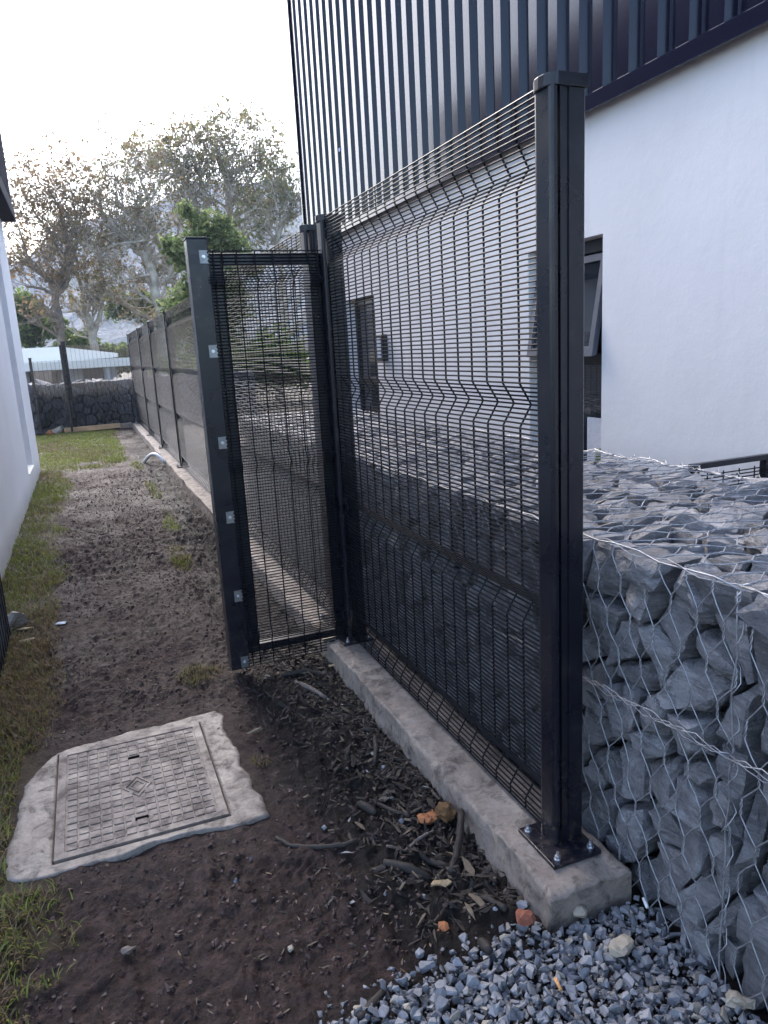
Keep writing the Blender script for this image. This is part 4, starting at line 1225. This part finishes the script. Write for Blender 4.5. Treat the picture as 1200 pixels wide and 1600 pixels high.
# ================================================================== MANHOLE
def manhole():
    top = .014
    out = [(-.357, 2.010), (-.30, 1.985), (-.20, 1.985), (-.10, 1.990), (.0, 2.000), (.08, 2.012), (.16, 2.005), (.22, 1.985), (.30, 1.975), (.352, 1.985), (.350, 2.10), (.335, 2.14), (.345, 2.22), (.325, 2.30), (.335, 2.40), (.320, 2.52), (.325, 2.62), (.335, 2.68), (.31, 2.735), (.22, 2.728), (.10, 2.715), (0, 2.72), (-.10, 2.70), (-.20, 2.695), (-.27, 2.66), (-.318, 2.58), (-.345, 2.50), (-.35, 2.42), (-.362, 2.30), (-.37, 2.15), (-.378, 2.06)]
    # ragged outline
    ring = []
    n = len(out)
    for i in range(n):
        a, b = out[i], out[(i+1) % n]
        for k in range(6):
            t = k/6; x = a[0]+(b[0]-a[0])*t; y = a[1]+(b[1]-a[1])*t
            j = (fbm(np.array([x*16.]), np.array([y*16.]), 6, .72)[0]-.5)*.034
            cx, cy = x, y-2.35; L = math.hypot(cx, cy); ring.append((x+cx/L*j, y+cy/L*j))
    hx0, hx1, hy0, hy1 = -.2525, .2455, 2.028, 2.668
    # concentric rings between the hole and the ragged edge
    def hole_pt(x, y):
        dx, dy = x+.0035, y-2.348
        s = min((hx1+.0035)/abs(dx) if dx else 9e9, .32/abs(dy) if dy else 9e9)
        return (-.0035+dx*s, 2.348+dy*s)
    hole = [hole_pt(x, y) for x, y in ring]
    for c in ((hx0, hy0), (hx1, hy0), (hx1, hy1), (hx0, hy1)):   # snap nearest to the corners
        i = min(range(len(hole)), key=lambda q: (hole[q][0]-c[0])**2+(hole[q][1]-c[1])**2); hole[i] = c
    N = len(ring); K = 9; V = []; Fc = []
    for k in range(K+1):
        t = k/K
        for (hx, hy), (rx, ry) in zip(hole, ring):
            x = hx+(rx-hx)*t; y = hy+(ry-hy)*t
            z = top + (fbm(np.array([x*14.]), np.array([y*14.]), 4)[0]-.5)*.006*(min(1, t*3)) - (.003*max(0, (t-.92)/.08))
            V.append((x, y, z))
    for (rx, ry) in ring: V.append((rx*1.01, ry, -.06))
    for (hx, hy) in hole: V.append((hx, hy, -.04))
    for k in range(K+1):
        for i in range(N):
            j = (i+1) % N; Fc.append((k*N+i, (k+1)*N+i, (k+1)*N+j, k*N+j) if False else (k*N+i, k*N+j, (k+1)*N+j, (k+1)*N+i))
    h0 = (K+2)*N
    for i in range(N):
        j = (i+1) % N; Fc.append((h0+i, h0+j, j, i))
    me = bpy.data.meshes.new('slab'); me.from_pydata(V, [], Fc); me.update()
    bm = bmesh.new(); bm.from_mesh(me); bmesh.ops.recalc_face_normals(bm, faces=bm.faces); bm.to_mesh(me); bm.free()
    for p in me.polygons: p.use_smooth = True
    me.materials.append(M['concrete_slab'])
    o = bpy.data.objects.new('concrete_surround', me); COL.objects.link(o)
    tag(o, 'ragged pale concrete slab set in the mud around the drain cover', 'slab')
    # cover
    root = empty('manhole_cover', (-.0035, 2.348, 0), 'square grey drain cover with grid pattern and two lifting slots', 'manhole cover')
    x0, x1, y0, y1 = -.246, .239, 2.036, 2.660
    zb = top+.001
    b = MB(); b.box(x0, x1, y0, y1, -.03, zb); b.build('plate', M['cover_cement'], root)
    fr = MB(); w = .026; z1 = zb+.0045
    fr.box(x0, x1, y0, y0+w, zb+.0002, z1); fr.box(x0, x1, y1-w, y1, zb+.0002, z1); fr.box(x0, x0+w, y0+w, y1-w, zb+.0002, z1); fr.box(x1-w, x1, y0+w, y1-w, zb+.0002, z1)
    fr.build('rim', M['cover_cement'], root)
    nx_, ny_ = 13, 17; gx0, gx1, gy0, gy1 = x0+w+.004, x1-w-.004, y0+w+.004, y1-w-.004
    cw, ch = (gx1-gx0)/nx_, (gy1-gy0)/ny_
    t = MB(); t.box(-cw/2+.0021, cw/2-.0021, -ch/2+.0021, ch/2-.0021, 0, .0040)
    tm = t.mesh('tread'); 
    bm = bmesh.new(); bm.from_mesh(tm)
    for v in bm.verts:
        if v.co.z > .002: v.co.x *= .93; v.co.y *= .93
    bm.to_mesh(tm); bm.free(); tm.materials.append(M['cover_cement'])
    dcx, dcy = -.004, 2.325
    for j in range(ny_):
        for i in range(nx_):
            cx, cy = gx0+(i+.5)*cw, gy0+(j+.5)*ch
            if abs(cx-dcx)/.052+abs(cy-dcy)/.078 < 1: continue
            if abs(cx+.003) < .03 and (abs(cy-2.139) < .012 or abs(cy-2.516) < .012): continue
            obj_of(tm, 'tread', root, (cx, cy, zb+.0002), (random.uniform(-.01, .01), random.uniform(-.01, .01), 0), (1, 1, random.uniform(.65, 1.1)))
    for cy in (2.139, 2.516):
        s = MB(); s.box(-.024, .019, cy-.0065, cy+.0065, zb+.0003, zb+.0022); s.build('lifting_slot', M['slot_black'], root)
        s = MB(); s.box(-.034, -.0245, cy-.014, cy+.014, zb+.0002, zb+.0038); s.build('slot_surround', M['cover_cement'], root)
        s = MB(); s.box(.0195, .029, cy-.014, cy+.014, zb+.0002, zb+.0038); s.build('slot_surround', M['cover_cement'], root)
    for rr, hz in ((1.0, .0028), (.62, .0024)):
        e = MB(); a, b2 = .044*rr, .066*rr; th = .0075
        P = [(dcx-a, dcy), (dcx, dcy-b2), (dcx+a, dcy), (dcx, dcy+b2)]
        for k in range(4):
            p, q = P[k], P[(k+1) % 4]
            ip = (dcx+(p[0]-dcx)*(1-th/a), dcy+(p[1]-dcy)*(1-th/a)); iq = (dcx+(q[0]-dcx)*(1-th/a), dcy+(q[1]-dcy)*(1-th/a))
            e.prism([p, q, iq, ip], zb+.0003, zb+hz)
        e.build('diamond_emblem', M['cover_cement'], root)
manhole()

# ================================================================== GRAVEL, CHIPS, STICKS, ODD THINGS
def templates(n, pts, flat=.75):
    out = []
    for i in range(n):
        bm = bmesh.new()
        for k in range(pts):
            v = Vector((random.gauss(0, 1), random.gauss(0, .8), random.gauss(0, flat))).normalized()
            bm.verts.new((v.x*random.uniform(.75, 1.1), v.y*random.uniform(.55, .95), v.z*random.uniform(.5, .8)))
        r = bmesh.ops.convex_hull(bm, input=bm.verts)
        bad = [v for v in r['geom_interior']+r['geom_unused'] if isinstance(v, bmesh.types.BMVert)]
        if bad: bmesh.ops.delete(bm, geom=list(set(bad)), context='VERTS')
        bmesh.ops.triangulate(bm, faces=bm.faces); bmesh.ops.recalc_face_normals(bm, faces=bm.faces)
        bm.verts.index_update()
        out.append((np.array([v.co[:] for v in bm.verts]), np.array([[v.index for v in f.verts] for f in bm.faces])))
        bm.free()
    return out
def rot_rand(n, tilt):
    out = []
    for i in range(n):
        a, b, c = random.uniform(0, 6.28), random.gauss(0, tilt), random.gauss(0, tilt)
        out.append(np.array((Matrix.Rotation(a, 3, 'Z') @ Matrix.Rotation(b, 3, 'X') @ Matrix.Rotation(c, 3, 'Y'))))
    return out
def scatter(name, tmpl, P, S, Rm, C, mat, label, cat):
    V, Fc, Cc = [], [], []; b = 0
    for p, s, r, c in zip(P, S, Rm, C):
        v, f = tmpl[random.randrange(len(tmpl))]
        V.append((v*s) @ r.T + p); Fc.append(f+b); b += len(v); Cc.append(np.tile(c, (len(v), 1)))
    me = np_mesh(name, np.concatenate(V), np.concatenate(Fc), mat, False, np.concatenate(Cc))
    o = bpy.data.objects.new(name, me); COL.objects.link(o); return tag(o, label, cat, kind='stuff')
def gravel():
    P, S, C = [], [], []
    def gb(x, y):
        return float(sstep(1.35, 1.22, y + (fbm(np.array([x*4.]), np.array([y*4.]), 3)[0]-.5)*.14 - .1*min(max(x-.5, 0), .3)))*float(sstep(.22, .36, x))
    for lay in range(2):
        y = .62
        while y < 1.44:
            x = .08
            while x < 1.09:
                xx, yy = x+random.uniform(-.012, .012), y+random.uniform(-.012, .012)
                inside = not (xx > KX0-.02 and yy > KY0-.012)
                g = gb(xx, yy)
                if inside and random.random() < (g*1.15 if lay == 0 else g**2*.8):
                    s = random.uniform(.0085, .0185)*(1.25 if random.random() < .12 else 1)
                    P.append((xx, yy, -.006+lay*.016+random.uniform(-.003, .006))); S.append(s)
                    t = random.uniform(.75, 1.3); C.append(np.array([.165, .165, .178])*t if random.random() > .06 else np.array([.27, .24, .20])*t)
                x += .019
            y += .019
    for i in range(5200):                          # fines between the chips
        x = random.uniform(.1, 1.09); y = random.uniform(.62, 1.42)
        if (x > KX0-.015 and y > KY0-.01) or random.random() > gb(x, y)*1.1: continue
        P.append((x, y, .004+random.uniform(-.004, .010))); S.append(random.uniform(.002, .0065)); C.append(np.array([.15, .147, .152])*random.uniform(.6, 1.3))
    # strays on the mud
    for i in range(34):
        x = random.uniform(.2, .86); y = random.uniform(1.3, 2.4)
        if random.random() > (1.05 - .5*(y-1.3)) or x < .55 and random.random() < .75: continue
        P.append((x, y, float(ground_h(np.array([x]), np.array([y]))[0])+.004)); S.append(random.uniform(.006, .012)); C.append(np.array([.17, .175, .19])*random.uniform(.8, 1.3))
    return scatter('gravel', templates(36, 11), P, S, rot_rand(len(P), .5), C, M['gravel_stone'], 'blue grey crushed stone gravel in front of the kerb end', 'gravel')
gravel()
def chips():
    P, S, C = [], [], []
    for i in range(2600):
        y = 1.3+2.0*random.random()**1.1; x = .86-abs(random.gauss(0, .17))
        if abs(x) < .36 and 1.98 < y < 2.74: continue
        if x < .12: continue
        if y < 1.36: continue
        P.append((x, y, float(ground_h(np.array([x]), np.array([y]))[0])+random.uniform(-.002, .008)))
        L = random.uniform(.004, .026) if random.random() < .85 else random.uniform(.02, .045)
        S.append(np.array([L, L*random.uniform(.18, .45)+.001, .0025+L*.12]))
        t = random.random()
        C.append(np.array([.028, .020, .016])*random.uniform(.5, 1.6) if t < .84 else (np.array([.13, .095, .065])*random.uniform(.4, 1.2) if t < .985 else np.array([.22, .21, .20])))
    return scatter('mulch', templates(24, 9), P, S, rot_rand(len(P), .35), C, M['chip'], 'dark wood chips and leaf litter along the kerb', 'mulch')
chips()
def path_bits():
    P, S, C = [], [], []
    for i in range(700):
        y = 1.3+random.random()**1.6*7; x = random.uniform(-.6, .6)
        if abs(x) < .38 and 1.95 < y < 2.76: continue
        P.append((x, y, float(ground_h(np.array([x]), np.array([y]))[0])+.002))
        L = random.uniform(.004, .016); S.append(np.array([L, L*.3, L*.2+.001]))
        C.append(np.array([.20, .15, .10])*random.uniform(.4, 1.2))
    return scatter('litter', templates(12, 8), P, S, rot_rand(len(P), .3), C, M['chip'], 'scattered straw and crumbs of soil on the muddy path', 'litter')
path_bits()
def crumbs():
    n = 15000
    y = 1.25+rng.random(n)**1.5*8.5; x = rng.uniform(-.5, .84, n)
    keep = ~((np.abs(x) < .365) & (y > 1.98) & (y < 2.74)) & (fbm(x*6+2, y*5, 3)+rng.random(n)*.5 > .72) & (grass_mask(x, y) < .5)
    keep &= ~((y < 1.36) & (x > .22))
    x, y = x[keep], y[keep]; z = ground_h(x, y)
    P = np.stack([x, y, z+.001], -1); S = rng.uniform(.0025, .009, len(x))*(1+.06*y)
    C = np.array([.062, .038, .033])[None, :]*rng.uniform(.35, 1.7, (len(x), 1))
    return scatter('soil_crumbs', templates(18, 10), P, S, rot_rand(len(x), .6), C, M['chip'], 'crumbs of trampled brown mud over the path', 'soil')
crumbs()
def gz(x, y): return float(ground_h(np.array([x]), np.array([y]))[0])
def stick(pxs, r, mat, label, lift=.006, name='stick'):
    pts = []
    for i, p in enumerate(pxs):
        v = at_z(p, 0); h = p[2] if len(p) > 2 else 0
        pts.append((v.x, v.y, gz(v.x, v.y)+lift+h))
    Q = []
    for i in range(len(pts)-1):
        for k in range(4):
            t = k/4; Q.append(tuple(pts[i][j]+(pts[i+1][j]-pts[i][j])*t+random.uniform(-.0015, .0015) for j in range(3)))
    Q.append(pts[-1]); m = len(Q)
    r *= .8
    b = MB(); b.tube(Q, [r*(.55+.55*math.sin(math.pi*(.15+.7*i/(m-1))))*random.uniform(.85, 1.12) for i in range(m)], 8)
    o = b.build(name, M[mat], None, 0, True); return tag(o, label, 'stick', 'sticks by the kerb')
stick([(558, 1246), (585, 1252), (612, 1268), (640, 1279)], .0085, 'bark_dark', 'dark curved stick ending at the orange brick fragment')
stick([(722, 1285, .05), (721, 1310, .04), (714, 1345, .015), (704, 1372)], .012, 'bark_dark', 'thick dark root standing up against the kerb below the brown pod')
stick([(432, 1310), (455, 1326), (500, 1332), (535, 1328), (560, 1322)], .008, 'bark_dark', 'long thin dark root lying flat in open mud')
stick([(605, 1333), (632, 1325), (655, 1312), (678, 1300)], .0055, 'stick_grey', 'pale grey forked twig beside the brown pod')
stick([(645, 1330), (670, 1338), (700, 1352)], .011, 'bark_dark', 'short dark branch stub between grey twig and thick root')
stick([(560, 1258), (575, 1268), (588, 1276)], .014, 'bark_dark', 'stubby dark bark chunk below the curved stick')
stick([(600, 1352), (640, 1362), (672, 1366)], .016, 'bark_dark', 'fat dark log piece half sunk in the mud')
stick([(586, 1155, .02), (588, 1175, .01), (586, 1192)], .010, 'bark_dark', 'short upright dark peg of wood beside the kerb')
stick([(462, 1068), (485, 1078), (510, 1090)], .012, 'stick_grey', 'brownish split wood piece below the gate')
stick([(440, 1058), (478, 1052), (520, 1058)], .012, 'bark_dark', 'dark branch under the bottom of the gate')
stick([(752, 1480), (765, 1500)], .014, 'bark_dark', 'dark wood chunk at the edge of the gravel')
stick([(560, 1600), (580, 1575), (600, 1550)], .013, 'bark_dark', 'dark split stake lying across the gravel edge')
stick([(740, 1400), (765, 1415), (792, 1432)], .012, 'bark_dark', 'dark stick at the foot of the kerb near its worn end')
def odd(pxy, s, mat, label, cat, name, flat=.7, zoff=0, seed=0, npt=14):
    v = at_z(pxy, 0); rr = random.Random(seed+31)
    pts = [Vector((rr.gauss(0, 1), rr.gauss(0, 1), rr.gauss(0, 1))).normalized() for _ in range(npt)]
    pts = [Vector((p.x*s*rr.uniform(.8, 1.15), p.y*s*rr.uniform(.7, 1), p.z*s*flat)) for p in pts]
    me = hull_rock(pts, 400+seed, s > .012, .010 if s > .03 else .004); me.materials.append(M[mat])
    o = bpy.data.objects.new(name, me); COL.objects.link(o)
    o.location = (v.x, v.y, gz(v.x, v.y)+s*flat*.6+zoff); o.rotation_euler = (0, 0, rr.uniform(0, 6)); tag(o, label, cat); return o
odd((666, 1280), .036, 'brick_orange', 'crumbly orange brick fragment lying by the kerb', 'brick piece', 'brick_fragment', .6, .004, 1, 22)
odd((695, 1279), .042, 'fibre_brown', 'round brown fibrous seed pod against the kerb', 'seed pod', 'seed_pod', .75, .006, 2, 40)
odd((820, 1467), .019, 'brick_red', 'red brick chip on the gravel next to the kerb end', 'brick piece', 'brick_fragment', .7, .014, 3)
odd((905, 1441), .020, 'stone_pale', 'round buff pebble on the gravel by the kerb end', 'pebble', 'pebble', .7, .016, 4, 26)
odd((973, 1500), .030, 'stone_pale', 'flat buff stone lying in the middle of the gravel', 'stone', 'flat_stone', .45, .018, 5)
odd((1152, 1585), .036, 'stone_pale', 'yellowish stone at the foot of the rock basket', 'stone', 'buff_stone', .6, .016, 6)
odd((690, 1445), .016, 'brick_orange', 'small orange clay crumb sunk in the mud near the gravel', 'brick piece', 'brick_fragment', .3, .0, 7)
odd((455, 1490), .010, 'stone_pale', 'single white pebble in the open mud', 'pebble', 'pebble', .7, .003, 8, 20)
odd((26, 985), .075, 'concrete_slab', 'grey concrete lump holding the folded mesh leaf', 'block', 'concrete_lump', .8, .0, 9, 10)
for pxy, mat, lb, a in (((872, 1549), 'cork', 'orange cigarette filter lying on the gravel', 1.45), ((1008, 1421), 'paper', 'white cigarette stub where gravel meets the rock basket', 1.2)):
    v = at_z(pxy, .02); b = MB(); b.tube([(v.x-.013*math.cos(a), v.y-.013*math.sin(a), .036), (v.x+.013*math.cos(a), v.y+.013*math.sin(a), .040)], .0038, 10)
    tag(b.build('cigarette_end', M[mat], None, 0, True), lb, 'cigarette end')
def scrap(pxy, s, mat, label, cat, name, seed):
    v = at_z(pxy, 0); rr = random.Random(seed); n = 9; b = MB()
    ring = [(v.x+s*math.cos(6.283*i/n)*rr.uniform(.5, 1.2), v.y+.5*s*math.sin(6.283*i/n)*rr.uniform(.5, 1.2)) for i in range(n)]
    z = gz(v.x, v.y)+.012
    vs = [(v.x, v.y, z+.006)] + [(x, y, z+rr.uniform(-.004, .006)) for x, y in ring] + [(v.x, v.y, z+.004)] + [(x, y, z-.002+rr.uniform(-.004, .003)) for x, y in ring]
    fs = [(0, 1+i, 1+(i+1) % n) for i in range(n)] + [(n+1, n+2+(i+1) % n, n+2+i) for i in range(n)] + [(1+i, n+2+i, n+2+(i+1) % n, 1+(i+1) % n) for i in range(n)]
    b.add(vs, fs); tag(b.build(name, M[mat]), label, cat)
scrap((97, 976), .035, 'paper', 'crumpled white paper scrap on the muddy path', 'paper scrap', 'paper_scrap', 1)
scrap((38, 987), .04, 'leaf_dry', 'curled dry leaf beside the concrete lump', 'leaf', 'dry_leaf', 2)
scrap((45, 1005), .045, 'leaf_dry', 'broad dry leaf on brown grass by the folded leaf', 'leaf', 'dry_leaf', 3)
scrap((690, 1382), .03, 'leaf_dry', 'dry leaf in the mud below the thick root', 'leaf', 'dry_leaf', 4)
scrap((525, 1046), .03, 'leaf_dry', 'pale dry leaf on litter under the gate', 'leaf', 'dry_leaf', 5)
scrap((200, 1493), .02, 'stick_grey', 'pale muddy scrap pressed into the open mud', 'paper scrap', 'paper_scrap', 6)
